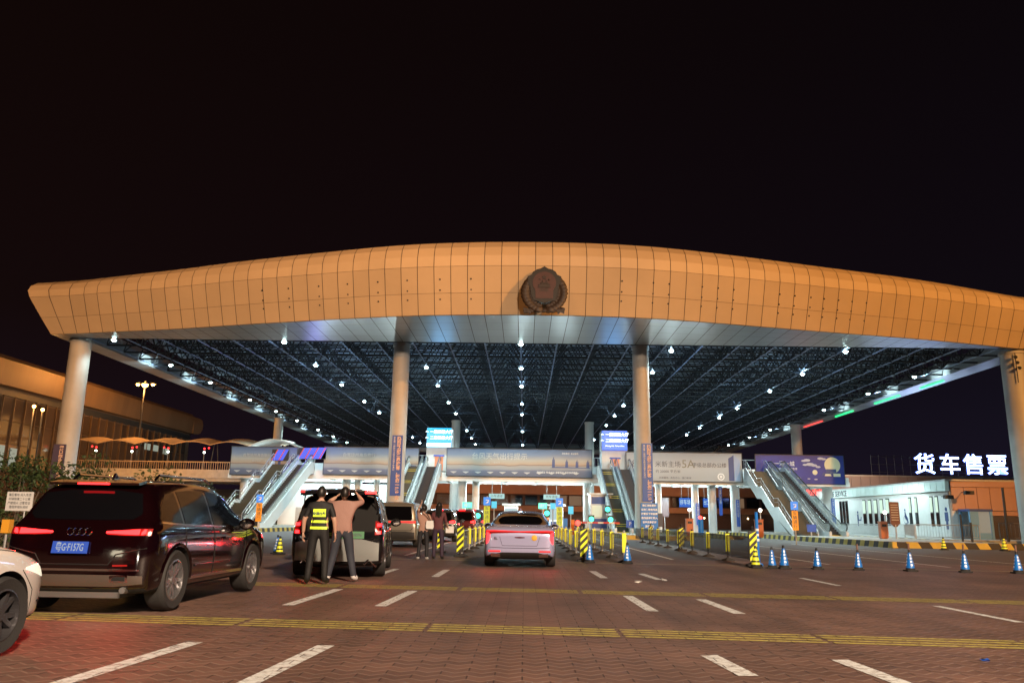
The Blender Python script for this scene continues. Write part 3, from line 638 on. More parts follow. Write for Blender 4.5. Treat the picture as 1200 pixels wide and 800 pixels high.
# ================================================================== vertical banners and boards on the columns
def vbanner(label, x, y, z0, z1, wd, body, small, size, m=M_blue):
    t = thing('vertical_banner', label, 'banner', (x, y, z0), 0, 'blue vertical banners on columns'); 
    b = MB(); b.box(-wd / 2, wd / 2, -.02, .02, 0, z1 - z0); b.build('cloth', m, t)
    text('lettering', body, size, mat('salmon_ink', (.75, .55, .45), .5), t, (wd * .16, -.03, z1 - z0 - .12), ext=.003, vertical=True, sp=.98, bold=.01)
    if small: text('small_lettering', small, size * .5, M_ink, t, (-wd * .27, -.03, z1 - z0 - .12), ext=.003, vertical=True, sp=1.0)
    return t
vbanner('long blue vertical banner with pale characters on the left inner column', -9.65, 60.2, 2.85, 7.35, .80, '热烈欢迎各界旅客，祝您一路平安', '安全第一预防为主综合治理平安港口', .32)
vbanner('long blue vertical banner with pale characters on the right inner column', 9.2, 60.2, 2.7, 7.0, .80, '热烈欢迎各界旅客，祝您一路平安', '安全第一预防为主综合治理平安港口', .31)
t = thing('notice_board', 'bright blue notice board at the foot of the right inner column', 'notice board', (9.25, 60.1, .65))
b = MB(); b.box(-.62, .62, -.03, .03, 0, 1.95); b.build('panel', M_lblue, t)
for k in range(6): text('lettering', ['车辆候检须知', '请勿携带危险品', '旅客请下车检票', '危险品车辆禁入', '请出示身份证', '咨询服务'][k], .17, M_conew, t, (-.0, -.035, 1.75 - k * .3), ext=.003, bold=.006)
t = vbanner('dark vertical banner on the left outer column', -35.3, 60.05, 1.6, 6.3, .95, '港口作业区安全须知请减速慢行', '', .33, mat('banner_dusky', (.07, .06, .13), .6))
for px, py, Y in ((573.5 + 270, 0, 84),): pass
for k, (px, z0, z1, lab) in enumerate(((818, 1.0, 3.2, 'short blue banner on the white column left of the widest gap under the bridge'), (845, 2.0, 4.9, 'tall narrow blue banner on the set back column under the pale grey banner'), (865, .9, 3.6, 'short blue banner on the white column by the zigzag stairs'), (977, .9, 3.9, 'short blue banner on the column under the moonlit banner'))):
    p = pt(px, 600, 83.9); t = thing('column_banner', lab, 'banner', (p.x, 83.9, z0), 0, 'small blue banners under the footbridge')
    b = MB(); b.box(-.17, .17, -.02, .02, 0, z1 - z0); b.build('cloth', M_blue, t); text('lettering', '平安港口欢迎您', .24, M_ink, t, (0, -.03, z1 - z0 - .08), ext=.003, vertical=True)
# ================================================================== FAR SIDE: hall building, booths, lane signs
M_fasc = mat('orange_clad_band', (.42, .20, .10), .5, var=.1, vscale=.3); M_brown = mat('brown_cladding', (.12, .065, .045), .6, var=.2, vscale=.2)
fb = thing('terminal_hall', 'long low brown terminal hall seen far behind through the toll lanes', 'building', (0, 172, 0))
b = MB(); b.box(-26, 95, 0, 30, 0, 4.0); b.box(-26, 95, 1.5, 30, 4.0, 6.6); b.build('wall', M_brown, fb)
b = MB(); b.box(-27, 96, -1, 1.4, 6.6, 9.4); b.box(-27, 96, -1.2, -.2, 3.1, 4.2); b.build('fascia', M_fasc, fb)
for k in range(38):
    x = -25 + k * 3.15; b = MB(); b.box(0, 2.6, 1.42, 1.48, 4.4, 6.4); lit = k in (3, 4, 10, 11, 17, 22, 25, 26, 31)
    b.build('window', emi('warm_window', (1, .6, .35), .16) if lit else M_glassd, fb, loc=(x, 0, 0))
for k in range(14): b = MB(); b.ball((-20 + k * 8.1 + (k % 3), -1.4, 2.2), .16, 8); b.build('wall_lamp', emi('warm_lamp', (1, .75, .4), 14), fb)
lamp('hall_light', 'AREA', (20, 160, 5), 1900, (1, .45, .18), 30, target=(20, 172, 6))
lamp('hall_light', 'AREA', (-12, 160, 5), 1000, (1, .40, .15), 20, target=(-12, 172, 6))
# distant trees / parked rigs silhouettes replaced by booths
def booth(label, x, y):
    t = thing('toll_booth', label, 'booth', (x, y, .25), 0, 'toll booths on the lane islands')
    b = MB(); b.box(-.75, .75, 0, 3.0, 0, 1.05); b.box(-.75, .75, 0, 3.0, 2.2, 2.5); 
    for sx_ in (-.72, .72):
        for sy in (.03, 1.5, 2.97): b.box(sx_ - .03, sx_ + .03, sy - .03, sy + .03, 1.05, 2.2)
    b.build('cabin', M_wall, t); b = MB(); b.box(-.69, .69, .06, 2.94, 1.05, 2.2); b.build('window', mat('booth_glass', (.1, .12, .13), .1, emit=(.7, .9, 1), strength=.35), t)
    b = MB(); b.box(-1.0, 1.0, -.3, 3.3, 2.5, 2.68); b.build('roof', M_galv, t); b = MB(); b.box(-.6, .6, -.04, -.004, .3, .85); b.build('panel', M_inknavy, t)
booth('toll booth on the left lane island behind the queue', -1.4, 88); booth('toll booth on the right lane island behind the silver sedan', 3.5, 88)
t = thing('service_room', 'white lit service room wall behind the far left escalator', 'building', (-28, 92, .05))
b = MB(); b.box(0, 15.5, 0, 5, 0, 4.9); b.build('wall', M_beamw, t)
for x_ in (2.0, 5.2, 8.4): b = MB(); b.box(x_, x_ + 1.0, -.05, -.003, 0, 2.2); b.build('door', M_galv, t)
b = MB(); b.box(.5, 15, -.12, -.003, 4.3, 4.5); b.build('tube_light', M_tube, t)
lamp('room_light', 'AREA', (-21, 89.5, 4.4), 260, TUBEC, 10, target=(-21, 92, 2), shape='RECTANGLE', size_y=.3)
t = thing('control_cabin', 'grey control cabin with dark blue panels left of the right inner escalators', 'cabin', (7.0, 74, .3))
b = MB(); b.box(-.95, .95, 0, 2.2, 0, 3.3); b.build('cabin', M_galv, t); b = MB(); b.box(-.85, .85, -.05, -.003, 2.45, 3.1); b.build('panel', M_inknavy, t); b = MB(); b.box(-.85, .85, -.05, -.003, .3, 1.15); b.build('panel', M_inknavy, t); b = MB(); b.box(-.8, .1, -.05, -.003, 1.3, 2.3); b.build('window', mat('cabin_window', (.5, .48, .35), .4, emit=(.8, .8, .6), strength=.25), t)
b = MB(); b.box(-1.1, 1.1, -.3, 2.4, 3.3, 3.42); b.build('roof', M_galv, t)
def lanesign(label, px, y, kind):
    p = pt(px, 600, y); t = thing('lane_sign', label, 'lane sign', (p.x, y, .02), 0, 'lane signs over the toll lanes')
    b = MB(); b.tube((0, 0, 0), (0, 0, 2.6), .04, n=8); b.build('pole', M_galv, t)
    b = MB(); b.box(-.22, .22, -.06, -.02, 2.05, 2.55); s = b.build('sign_disc', emi('sign_blue_lit', (.03, .30, .9), 1.0), t); text('arrow', '↗', .42, M_conew, s, (0, -.07, 2.29), ext=.003)
    b = MB(); b.box(-.18, .18, -.05, -.01, .85, 2.0); c = emi('sign_yellow_lit', (.85, .80, .03), .8) if kind == 'y' else mat('sign_orange', (.80, .36, .03), .5, emit=(.8, .36, .03), strength=.15)
    s = b.build('sign_strip', c, t); text('lettering', '车辆通行', .26, M_inkd, s, (0, -.06, 1.98), ext=.003, vertical=True)
lanesign('blue and yellow lane sign left of the silver sedan roof', 570.5, 50, 'y'); lanesign('blue and yellow lane sign right of the silver sedan roof', 655.5, 50, 'y')
lanesign('blue and orange lane sign in front of the far left escalator', 303.5, 52, 'o'); lanesign('blue and orange lane sign in front of the zigzag stairs', 931, 49.5, 'o')
def hang(label, px0, px1, py0, py1, Y, mm, body, name='overhead_sign', post=False):
    a, c = pt(px0, py0, Y), pt(px1, py1, Y); W = abs(c.x - a.x); Hh = abs(a.z - c.z); t = thing(name, label, 'sign', ((a.x + c.x) / 2, Y, min(a.z, c.z)))
    b = MB(); b.box(-W / 2, W / 2, 0, .12, 0, Hh); b.build('panel', mm, t)
    b = MB()
    if post: b.tube((0, .2, -min(a.z, c.z) + .2), (0, .2, .1), .05, n=6)
    else: b.tube((-W * .3, .06, Hh), (-W * .3, .06, 5.2), .03, n=4); b.tube((W * .3, .06, Hh), (W * .3, .06, 5.2), .03, n=4)
    b.build('post' if post else 'hangers', M_galv, t)
    if body: text('lettering', body, Hh * .62, M_ink if mm is not M_signw else M_inkd, t, (0, -.01, Hh / 2), ext=.003, sx=min(1, W * .92 / (len(body) * Hh * .62)))
    return t
M_signw = emi('sign_pale_lit', (.45, .85, .85), .8); M_ledg = emi('led_green', (.1, .9, .6), 1.6); M_ledo = emi('led_orange', (1, .28, .08), 1.6); M_cyl = emi('lit_cyan', (.05, .6, .8), 1.1)
hang('pale lit overhead lane sign left of middle, under the bridge', 573, 591, 578, 584, 84, M_signw, '小车通道')
hang('pale lit overhead lane sign right of middle, under the bridge', 637, 656, 579, 585, 84, M_signw, '货车通道')
hang('green and cream lane display left of the sedan', 542, 553, 588, 595, 70, M_ledg, '通行', post=True); hang('green and cream lane display right of the sedan', 631, 641, 589, 596, 70, M_ledg, '通行', post=True)
hang('small orange lit display among the left queue', 545, 554, 598, 605, 64, M_ledo, '', post=True); hang('small orange lit display right of the sedan roof', 637, 643, 596, 609, 64, M_ledo, '', post=True)
hang('small blue post sign left of the sedan window', 576, 582, 587, 595, 66, M_cyl, '', post=True); hang('small blue post sign above the right barrier row', 645, 651, 589, 596, 66, M_cyl, '', post=True)
hang('upright cyan display on the post beside the right gate', 666, 672, 593, 602, 66, M_cyl, '', post=True); hang('low lit blue box at the right barrier row', 660, 665, 607, 619, 54, M_lblue, '', post=True)
hang('blue parking information sign under the pale grey banner', 796, 810, 583, 594, 98, M_blue, '停车场'); hang('smaller blue information sign under the pale grey banner', 824, 831, 584, 594, 98, M_blue, '出口')
hang('small blue square sign at the foot of the right inner escalators', 734, 743, 609, 618, 62, M_blue, 'P', post=True)
hang('dark directory board right of the right inner column', 768, 777, 601, 617, 66, mat('board_dark', (.05, .05, .06), .5), '', post=True)
hang('tall grey cabinet sign under the bridge right of the inner column', 774, 784, 583, 605, 88, mat('board_plum', (.10, .07, .08), .5), '', post=True)
hang('blue sign panel at the foot of the far right escalator', 946, 957, 614, 623, 66, M_blue, '', post=True)
for px, py, Y, kind, lab in ((545, 603, 60, 'g', 'green lane signal left of the sedan'), (641, 601, 60, 'g', 'green lane signal right of the sedan'), (677, 612.5, 58, 'r', 'red stop signal at the right gate'), (693, 608, 62, 'g', 'green lane signal beside the control cabin'), (715.5, 608.5, 62, 'g', 'green arrow signal at the right inner escalators'), (560, 604, 60, 'g', 'green lane signal above the left barrier row'), (712, 596.5, 64, 'g', 'green strip signal on the right inner escalator side')):
    p = pt(px, py, Y); t = thing('lane_signal', lab, 'signal', (p.x, Y, 0), 0, 'lane signals'); 
    b = MB(); b.tube((0, .1, .2), (0, .1, p.z), .05, n=6); b.build('post', M_galv, t); b = MB(); b.box(-.22, .22, -.02, .15, p.z - .3, p.z + .3); b.build('housing', M_black, t)
    b = MB(); b.ball((0, -.05, p.z), .19, 10, sc3=(1, .4, 1)); b.build('lens', emi('signal_green', (.05, 1, .55), 4) if kind == 'g' else emi('signal_red', (1, .04, .03), 6), t)
t = thing('lane_gate', 'lowered red and white boom gate beside the right barrier rows', 'gate', (pt(672, 612, 60).x, 60, .2))
b = MB(); b.box(-.2, .2, -.15, .15, 0, 1.1); b.build('housing', M_orange, t); b = MB()
for k in range(8): b.box(.2 + k * .4, .6 + k * .4, -.03, .03, .85, .97, mi=k % 2)
b.build('boom', [M_white, mat('red_paint', (.6, .05, .03), .5)], t)
# ================================================================== RIGHT: white service building, ticket hall with lit characters
M_peach = mat('peach_cladding', (.50, .27, .18), .5, var=.1, vscale=.4)
M_winlit = emi('lit_window_warm', (.75, 1, .80), .9)
sb_ = thing('service_building', 'low white police service building with tall narrow lit windows and peach clad end', 'building', (36.4, 70, .25))
A = Matrix.Rotation(R(1.6), 4, 'Z')
b = MB(); b.box(0, 9, 0, 34, 0, 3.9, M=A); b.build('wall', M_wall, sb_)
b = MB(); b.box(-.35, -.003, -.3, 34, 3.95, 4.8, M=A)
for k in range(34): b.box(-.38, -.353, k * 1.0, k * 1.0 + .94, 3.98, 4.77, M=A)
b.build('roof_band', mat('pale_green_band', (.55, .66, .64), .5), sb_)
b = MB(); b.box(-.3, 9.2, -.35, 34, 4.803, 4.95, M=A); b.build('roof', M_galv, sb_)
b = MB()
for k in range(8): b.box(.25 + k * 1.1, .25 + k * 1.1 + 1.06, -.12, -.003, 2.35, 4.3)
b.box(.2, 9.1, -.2, -.003, 4.33, 4.80); b.build('cladding', M_peach, sb_)
b = MB(); b.box(2.5, 9, -.06, -.003, .0, 1.9); b.build('shutter', mat('shutter_dark', (.06, .05, .055), .6), sb_)
b = MB(); b.box(2.7, 9, -.1, -.003, 1.95, 2.3); b.build('lower_band', M_peach, sb_)
for ys, lit, w_ in (((1.6, 2.5), 1, .5), ((5.2, 6.3), 1, .5), ((10.6, 11.9, 13.2, 14.5, 15.8), 1, .7), ((20.2, 21.0, 21.8), 0, .6), ((29.0, 29.8, 30.6, 31.4), 0, .6)):
    for y in ys:
        b = MB(); b.box(-.05, -.003, y, y + w_, 1.0, 3.6, M=A); f = b.build('window', M_dark, sb_)
        b = MB(); b.box(-.08, -.053, y + .06, y + w_ - .06, 2.2 if lit else 1.1, 3.5, M=A); b.build('pane', M_winlit if lit else M_glassd, f)
        if lit: b = MB(); b.box(-.08, -.053, y + .06, y + w_ - .06, 1.08, 2.1, M=A); b.build('pane', M_glassd, f)
T = lambda body, y, z, s: text('lettering', body, s, M_inkd, sb_, tuple(A @ Vector((-.40, y, z))), rot=(R(90), 0, R(-90 + 1.6)), ext=.01, bold=.02)
T('警务服务', 31.3, 4.35, .95); T('POLICE SERVICE', 22.5, 4.35, .85)
def person_icon(y, z, s, kind):
    b = MB(); P_ = lambda pts: b.prism([(y + a * s, z + c * s) for a, c in pts], 'x', -.03, -.003)
    if kind == 'man': b.ball((-.01, y, z + 1.35 * s), .15 * s, 10, sc3=(.2, 1, 1)); P_([(-.2, 1.15), (.2, 1.15), (.22, .55), (.12, .55), (.12, 0), (.02, 0), (0, .5), (-.02, 0), (-.12, 0), (-.12, .55), (-.22, .55)])
    if kind == 'chair': b.ball((-.01, y + .05, z + 1.3 * s), .13 * s, 10, sc3=(.2, 1, 1)); P_([(0, 1.15), (.12, 1.15), (.1, .8), (-.2, .78), (-.2, .7), (.1, .7), (.1, .55), (-.35, .55), (-.5, .1), (-.4, .1), (-.28, .45), (0, .45)]); b.lathe([(.34 * s, 0), (.42 * s, .02), (.34 * s, .03)], 18, M=Matrix.Translation((-.02, y + .02, z + .4 * s)) @ Matrix.Rotation(R(90), 4, 'Y'))
    if kind == 'baby': b.ball((-.01, y + .3, z + 1.3 * s), .13 * s, 10, sc3=(.2, 1, 1)); P_([(.15, 1.15), (.4, 1.1), (.35, .0), (.2, .0), (.2, .5), (-.4, .5), (-.5, .85), (-.42, .88), (-.32, .62), (.1, .62)])
    o = b.build('pictogram', M_inknavy, sb_); o.matrix_local = A; return o
person_icon(.5, .75, 1.25, 'man'); person_icon(7.6, 1.15, 1.0, 'chair'); person_icon(17.6, .9, 1.1, 'baby')
lamp('wall_wash', 'AREA', (33.5, 78, 4.6), 230, (.8, 1, .95), 10, target=(36.5, 79, 2), shape='RECTANGLE', size_y=.4)
lamp('wall_wash', 'AREA', (33.5, 93, 4.6), 150, (.8, 1, .95), 8, target=(36.5, 93, 2), shape='RECTANGLE', size_y=.4)
# blue guard box
t = thing('guard_box', 'small blue guard box at the corner of the white service building', 'guard box', (38.0, 69.0, .25))
b = MB(); b.box(-.95, 1.0, -.9, .8, 2.25, 2.45); b.build('roof', M_inknavy, t); b = MB()
for x in (-.85, .85):
    for y in (-.8, .7): b.box(x - .1, x + .1, y - .1, y + .1, 0, 2.247)
b.box(-.74, -.2, -.85, -.75, 0, 2.247); b.box(-.2, .74, -.85, -.75, 0, .5); b.build('frame', mat('guard_blue', (.14, .32, .50), .5), t)
b = MB(); b.box(-.2, .74, -.82, -.78, .503, 2.245); b.build('pane', M_winlit if False else mat('guard_glass', (.25, .3, .32), .15, emit=(.6, .8, .8), strength=.12), t)
# ticket hall with neon
th = thing('ticket_hall', 'wide truck ticket hall with mauve clad parapet under the lit white characters', 'building', (36, 104, 0))
b = MB(); b.box(2.5, 60, 0, 22, 0, 5.3); b.build('wall', M_wall, th)
b = MB()
for k in range(48): b.box(k * 1.2 + 1, k * 1.2 + 2.15, -.5, -.1, 5.4, 7.35)
b.build('parapet', mat('mauve_cladding', (.30, .22, .20), .5, island=.05), th); b = MB(); b.box(1, 60, -.095, 1, 5.35, 7.3); b.box(.9, 60, -.55, 1, 7.36, 7.5); b.build('parapet_cap', M_galv, th)
M_neon = emi('neon_white', (.62, .78, 1), 7); M_neon.cycles.emission_sampling = 'NONE'; M_neonb = emi('neon_blue_edge', (.12, .22, 1), 5); M_neonb.cycles.emission_sampling = 'NONE'
ns = thing('rooftop_sign', 'four large lit white characters standing on the roof of the ticket hall', 'sign', (50.2, 103.6, 7.5))
for k, c in enumerate('货车售票'):
    px = (1091, 1114.5, 1141.5, 1168)[0] if False else (1091, 1114, 1141, 1168)[k]
    px = (1084, 1113.5, 1141.5, 1169)[k]; x = pt(px, 545, 103.6).x - 50.2
    text('character', c, 2.75, M_neon, ns, (x, 0, 1.35), ext=.02, bold=.004); text('character_edge', c, 2.75, M_neonb, ns, (x, .06, 1.35), ext=.02, bold=.045)
b = MB()
for k in range(13): b.tube((-5.6 + k * 1.0, .2, 0), (-5.6 + k * 1.0, .2, 2.6), .03, n=4)
for z in (.4, 1.4, 2.4): b.tube((-5.6, .2, z), (6.4, .2, z), .03, n=4)
b.build('frame', M_dark, ns)
lamp('neon_light', 'AREA', (50.2, 102.9, 9), 500, (.45, .6, 1), 10, target=(50.2, 90, 6), shape='RECTANGLE', size_y=2)
lamp('ticket_light', 'AREA', (40, 99, 8), 300, (1, .62, .4), 12, target=(42, 104, 6), shape='RECTANGLE', size_y=.5)
p = pt(952, 577, 98); t = thing('red_sign', 'small glowing red sign behind the far right escalator', 'sign', (p.x, 98, p.z)); text('lettering', '自助办证', .75, emi('neon_red', (1, .06, .05), 5), t, (0, 0, 0), ext=.01, bold=.02); b = MB(); b.box(-1.7, 1.7, .02, .1, -.45, .45); b.build('backing', mat('sign_back_red', (.3, .03, .03), .5), t)
b = MB(); b.tube((0, .06, -.45), (0, .06, -p.z + .25), .04, n=6); b.build('post', M_galv, t)
# brown info board, bins, bollards, railings on the right pavement
p = pt(1048, 600, 57); t = thing('information_board', 'tall dark red information board on a post before the white building', 'board', (p.x, 57, .25))
b = MB(); b.tube((0, 0, 0), (0, 0, 1.05), .06, n=8); b.build('post', M_galv, t)
b = MB(); b.box(-.33, .33, -.05, .05, 1.1, 2.6); b.prism([(-.28, 1.097), (.28, 1.097), (.1, .9), (-.1, .9)], 'y', -.04, .04); s = b.build('panel', mat('board_brown', (.12, .05, .045), .5), t)
for k in range(7): b = MB(); b.box(-.25, .25, -.056, -.052, 1.35 + k * .17, 1.40 + k * .17); b.build('text_line', M_inkm, s)
def bin_(label, px, Y):
    p = pt(px, 620, Y); t = thing('litter_bin', label, 'litter bin', (p.x, Y, .3), 0, 'orange litter bins'); b = MB(); b.box(-.25, .25, -.22, .22, .08, 1.15); b.box(-.28, .28, -.25, .25, 1.153, 1.22); b.box(-.2, .2, -.18, .18, 0, .08); b.build('body', mat('bin_orange', (.45, .16, .08), .6), t); b = MB(); b.box(-.16, .16, -.235, -.223, .85, 1.02); b.build('slot', M_black, t)
bin_('orange litter bin beside the dark red information board', 1035, 58); bin_('orange box on the kerb left of the red capped bollard', 808, 60); bin_('orange box at the foot of the zigzag stairs', 889.5, 57)
p = pt(821, 612, 62); t = thing('lit_bollard', 'blue and white bollard with a glowing red top on the island', 'bollard', (p.x, 62, .3)); b = MB(); b.lathe([(0, 0), (.2, 0), (.2, .15), (.2, 1.2), (0, 1.2)], 14); b.build('body', M_lblue, t, smooth=True); b = MB(); b.ball((0, 0, 1.3), .14, 10); b.build('beacon', emi('beacon_red', (1, .03, .02), 9), t)
for px, Y, lab in ((808, 60.5, 'globe'), (891, 57.5, 'globe'), (1037, 58.6, 'globe')):
    p = pt(px, 600, Y); t = thing('bollard_lamp', 'small glowing white lamp %s' % {808: 'above the orange box left on the kerb', 891: 'above the orange box by the zigzag stairs', 1037: 'above the litter bin at the white building'}[px], 'lamp', (p.x, Y, .3), 0, 'small white lamps'); b = MB(); b.tube((0, 0, 0), (0, 0, 1.75), .04, n=6); b.build('post', M_galv, t); b = MB(); b.ball((0, 0, 1.85), .13, 10); b.build('globe', emi('globe_white', (1, .95, .8), 8), t)
def railing(label, x, y, pts_, h=1.05, m=M_galv, group='railings on the right pavement', step=.22):
    t = thing('railing', label, 'railing', (x, y, 0), 0, group); b = MB(); c = MB()
    for (a, d), (e_, f_) in zip(pts_, pts_[1:]):
        b.tube((a, d, h + .25), (e_, f_, h + .25), .035, n=6); b.tube((a, d, .45), (e_, f_, .45), .025, n=4); L = math.hypot(e_ - a, f_ - d)
        for k in range(int(L / step) + 1): q = k * step / L; c.tube((a + (e_ - a) * q, d + (f_ - d) * q, .45), (a + (e_ - a) * q, d + (f_ - d) * q, h + .25), .016, n=4)
        b.tube((a, d, .25), (a, d, h + .25), .04, n=6); b.tube((e_, f_, .25), (e_, f_, h + .25), .04, n=6)
    b.build('frame', m, t); c.build('bars', m, t); return t
railing('grey access ramp railing in front of the white building corner', 29.8, 62.5, [(0, 0), (4.8, 0)], 1.1)
railing('bent grey railing running back along the white building', 29.8, 62.6, [(0, 0.1), (3.4, 9), (3.2, 25)], 1.1)
railing('dark fence across the right edge of the pavement', 37.0, 64, [(0, 0), (12, 0)], 1.3, mat('fence_brown', (.12, .10, .09), .6), step=.3)
for k, (px, Y) in enumerate(((1126, 52), (1137, 50))):
    p = pt(px, 610, Y); t = thing('post', 'thin black post %s before the blue guard box' % ('taller' if k == 0 else 'shorter'), 'post', (p.x, Y, 0), 0, 'black posts'); b = MB(); b.tube((0, 0, 0), (0, 0, 2.0 - .5 * k), .07, n=8); b.box(-.2, .2, -.2, .2, 0, .05); b.build('pole', M_black, t)
p = pt(1178, 600, 60); t = thing('camera_pole', 'dark pole with cables at the right outer column', 'pole', (p.x, 60, .2)); b = MB(); b.tube((0, 0, 0), (0, 0, 3.9), .09, n=8); b.build('pole', M_dark, t)
t = thing('floodlight_cluster', 'cluster of dark spotlights clamped to the right outer column', 'floodlight', (37.55, 60.25, 14.0)); 
for k in range(3): b = MB(); b.tube((.1 * k - .1, -.1, -k * .42), (.1 * k - .2, -.38, -k * .42 - .1), .09, .13, 10); b.build('spotlight', M_dark, t)
b = MB(); b.tube((0, 0, .3), (0, 0, -2), .04, n=6); b.build('bracket', M_dark, t)
# box kite silhouette: CCTV on the corner
for px, py, Y in ((1112, 582, 68), (1136, 577, 68)):
    p = pt(px, py, Y); t = thing('security_camera', 'dark security camera on the %s' % ('white wall corner' if px < 1120 else 'peach cladding corner'), 'camera', (p.x, Y, p.z), 0, 'security cameras'); b = MB(); b.box(-.4, .3, -.2, .2, -.15, .15); b.build('housing', M_black, t); b = MB(); b.tube((.2, .1, 0), (.35, 1.9, .1), .04, n=6); b.build('bracket', M_dark, t)
# ================================================================== LEFT: terminal with curved eaves, ramp, wavy roofs, mast
M_bronze = mat('bronze_cladding', (.17, .11, .065), .45, .3, island=.10); M_curt = mat('curtain_glass', (.10, .07, .05), .12, .35, island=.25)
tb_ = thing('terminal_building', 'long bronze clad terminal building with deep rounded eaves at the left', 'building', (-62.5, 60, 0))
b = MB(); b.box(-40, -.3, -2, 88, 0, 16); b.build('wall', mat('terminal_wall', (.12, .08, .055), .7), tb_)
b = MB()
for k in range(60): b.quad((.9, -2 + k * 1.5, 15.9), (.9, -2 + k * 1.5 + 1.44, 15.9), (1.3, -2 + k * 1.5 + 1.44, 18.8), (1.3, -2 + k * 1.5, 18.8))
b.build('eaves_panels', M_bronze, tb_)
b = MB(); b.prism([(-40, 15.9), (.88, 15.9), (1.28, 18.8), (.6, 19.4), (-40, 19.6)], 'y', -2, 86)
rc = [(88 - 0, 15.9), (89.2, 16.2), (90, 17), (90.2, 17.9), (89.6, 18.7), (88.4, 18.9), (86, 18.9), (86, 15.9)]
b.prism([(y, z) for y, z in rc], 'x', -40, 1.2); b.build('roof', mat('bronze_roof', (.14, .09, .055), .5), tb_)
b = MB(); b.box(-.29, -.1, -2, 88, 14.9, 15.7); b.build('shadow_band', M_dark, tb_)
b = MB(); mu = MB()
for k in range(40):
    for j in range(5):
        b.quad((0, -2 + k * 2.2, 1 + j * 2.75), (0, -2 + k * 2.2 + 2.1, 1 + j * 2.75), (0, -2 + k * 2.2 + 2.1, 3.68 + j * 2.75), (0, -2 + k * 2.2, 3.68 + j * 2.75))
    mu.box(.02, .22, -2 + k * 2.2 - .1, -2 + k * 2.2, .5, 14.9)
b.build('curtain_glazing', M_curt, tb_); mu.build('mullions', mat('mullion', (.16, .11, .07), .5, .3), tb_)
for k, (y, z, w_, h_) in enumerate(((30, 6.6, 1.6, 2.4), (33, 6.4, 1.8, 2.6), (36, 6.6, 1.2, 2.2), (70, 11.6, 2.0, 1.0), (73, 11.6, 2.0, 1.0), (77, 11.4, 2.0, 1.0))):
    b = MB(); b.box(.03, .12, y, y + w_, z, z + h_); b.build('lit_window', emi('pale_window', (.9, 1, .8), .3), tb_)
lamp('eaves_wash', 'AREA', (-52, 84, 9), 550, (1, .48, .13), 8, target=(-62, 84, 15))
lamp('eaves_wash', 'AREA', (-50, 118, 10), 900, (1, .48, .13), 12, target=(-61, 118, 16))
# ramp
rp = thing('elevated_ramp', 'orange lit elevated ramp with railing in front of the terminal', 'ramp', (-61, 104, 0))
b = MB(); b.box(0, 38, 0, 9, 5.5, 6.6); b.box(0, 38, -.15, -.003, 5.9, 7.0); b.build('deck', M_concrete, rp)
b = MB()
for k in range(127): b.box(k * .3, k * .3 + .05, -.1, -.05, 7.0, 7.9)
b.box(0, 38, -.12, -.03, 7.9, 8.02); b.build('railing', mat('ramp_rail', (.30, .22, .15), .5), rp)
for x in (2, 15, 24, 36): b = MB(); b.box(x, x + 1.1, 2, 3.2, 0, 5.5); b.build('pier', M_concrete, rp)
b = MB(); b.box(-2, 40, 9.2, 9.4, 0, 4.8); b.build('rear_wall', mat('dark_wall', (.06, .045, .04), .7), rp)
lamp('ramp_light', 'AREA', (-48, 90, 12), 3200, SODIUM, 6, target=(-46, 104, 6))
for k in range(6):
    x = -59 + k * 5.0; lab = ['first', 'second', 'third', 'fourth', 'fifth', 'sixth'][k]
    t = thing('wavy_shelter', '%s wavy fabric shelter from the left, on the elevated ramp' % lab, 'shelter', (x, 106, 6.6), 0, 'wavy shelters on the ramp')
    b = MB(); n = 8; prf = [(-2.5 + 5 * i / n, 4.0 + .45 * math.sin(math.pi * i / n)) for i in range(n + 1)]
    for i in range(n): b.quad((prf[i][0], -1.5, prf[i][1] - .3), (prf[i + 1][0], -1.5, prf[i + 1][1] - .3), (prf[i + 1][0], 3.2, prf[i + 1][1] + .5), (prf[i][0], 3.2, prf[i][1] + .5)); b.quad((prf[i][0], -1.5, prf[i][1] - .42), (prf[i + 1][0], -1.5, prf[i + 1][1] - .42), (prf[i + 1][0], -1.5, prf[i + 1][1] - .3), (prf[i][0], -1.5, prf[i][1] - .3))
    b.build('roof', mat('shelter_fabric', (.34, .25, .17), .7), t)
    for s in (-1, 1): b = MB(); b.tube((s * 1.9, .5, 0), (s * 2.3, .5, 4.0), .07, n=6); b.build('post', M_dark, t)
    b = MB(); b.tube((0, 3.0, 0), (0, 3.0, 2.9), .04, n=6); b.ball((0, 3.0, 3.0), .16, 8, mi=1); b.ball((.0, 3.0, 3.5), .14, 8, mi=2); b.ball((.6 if k % 2 else -.6, 3.0, 3.6), .13, 8, mi=2)
    b.build('lantern', [M_galv, emi('lantern_white', (.9, 1, .85), 9), emi('lantern_red', (1, .03, .03), 4)], t)
lamp('shelter_light', 'AREA', (-47, 112, 9.5), 500, (1, .6, .4), 10, target=(-47, 120, 8))
t = thing('white_arch', 'white curved shelter roof with a tube light above the leftmost banner', 'shelter', (-29.5, 93, 6.2))
b = MB(); n = 14; pr_ = [(-3.2 + 6.4 * i / n, 2.7 + 1.0 * math.sin(math.pi * i / n)) for i in range(n + 1)]
b.prism([(a, c) for a, c in pr_] + [(a, c + .16) for a, c in reversed(pr_)], 'y', 0, 5); b.build('roof', M_white, t)
b = MB(); b.box(-2.6, 0, 1.0, 1.2, 2.55, 2.7); b.build('tube_light', M_tube, t)
for x in (-3.0, 3.0): b = MB(); b.tube((x, .3, -6), (x, .3, 2.8), .12, n=8); b.build('post', M_white, t)
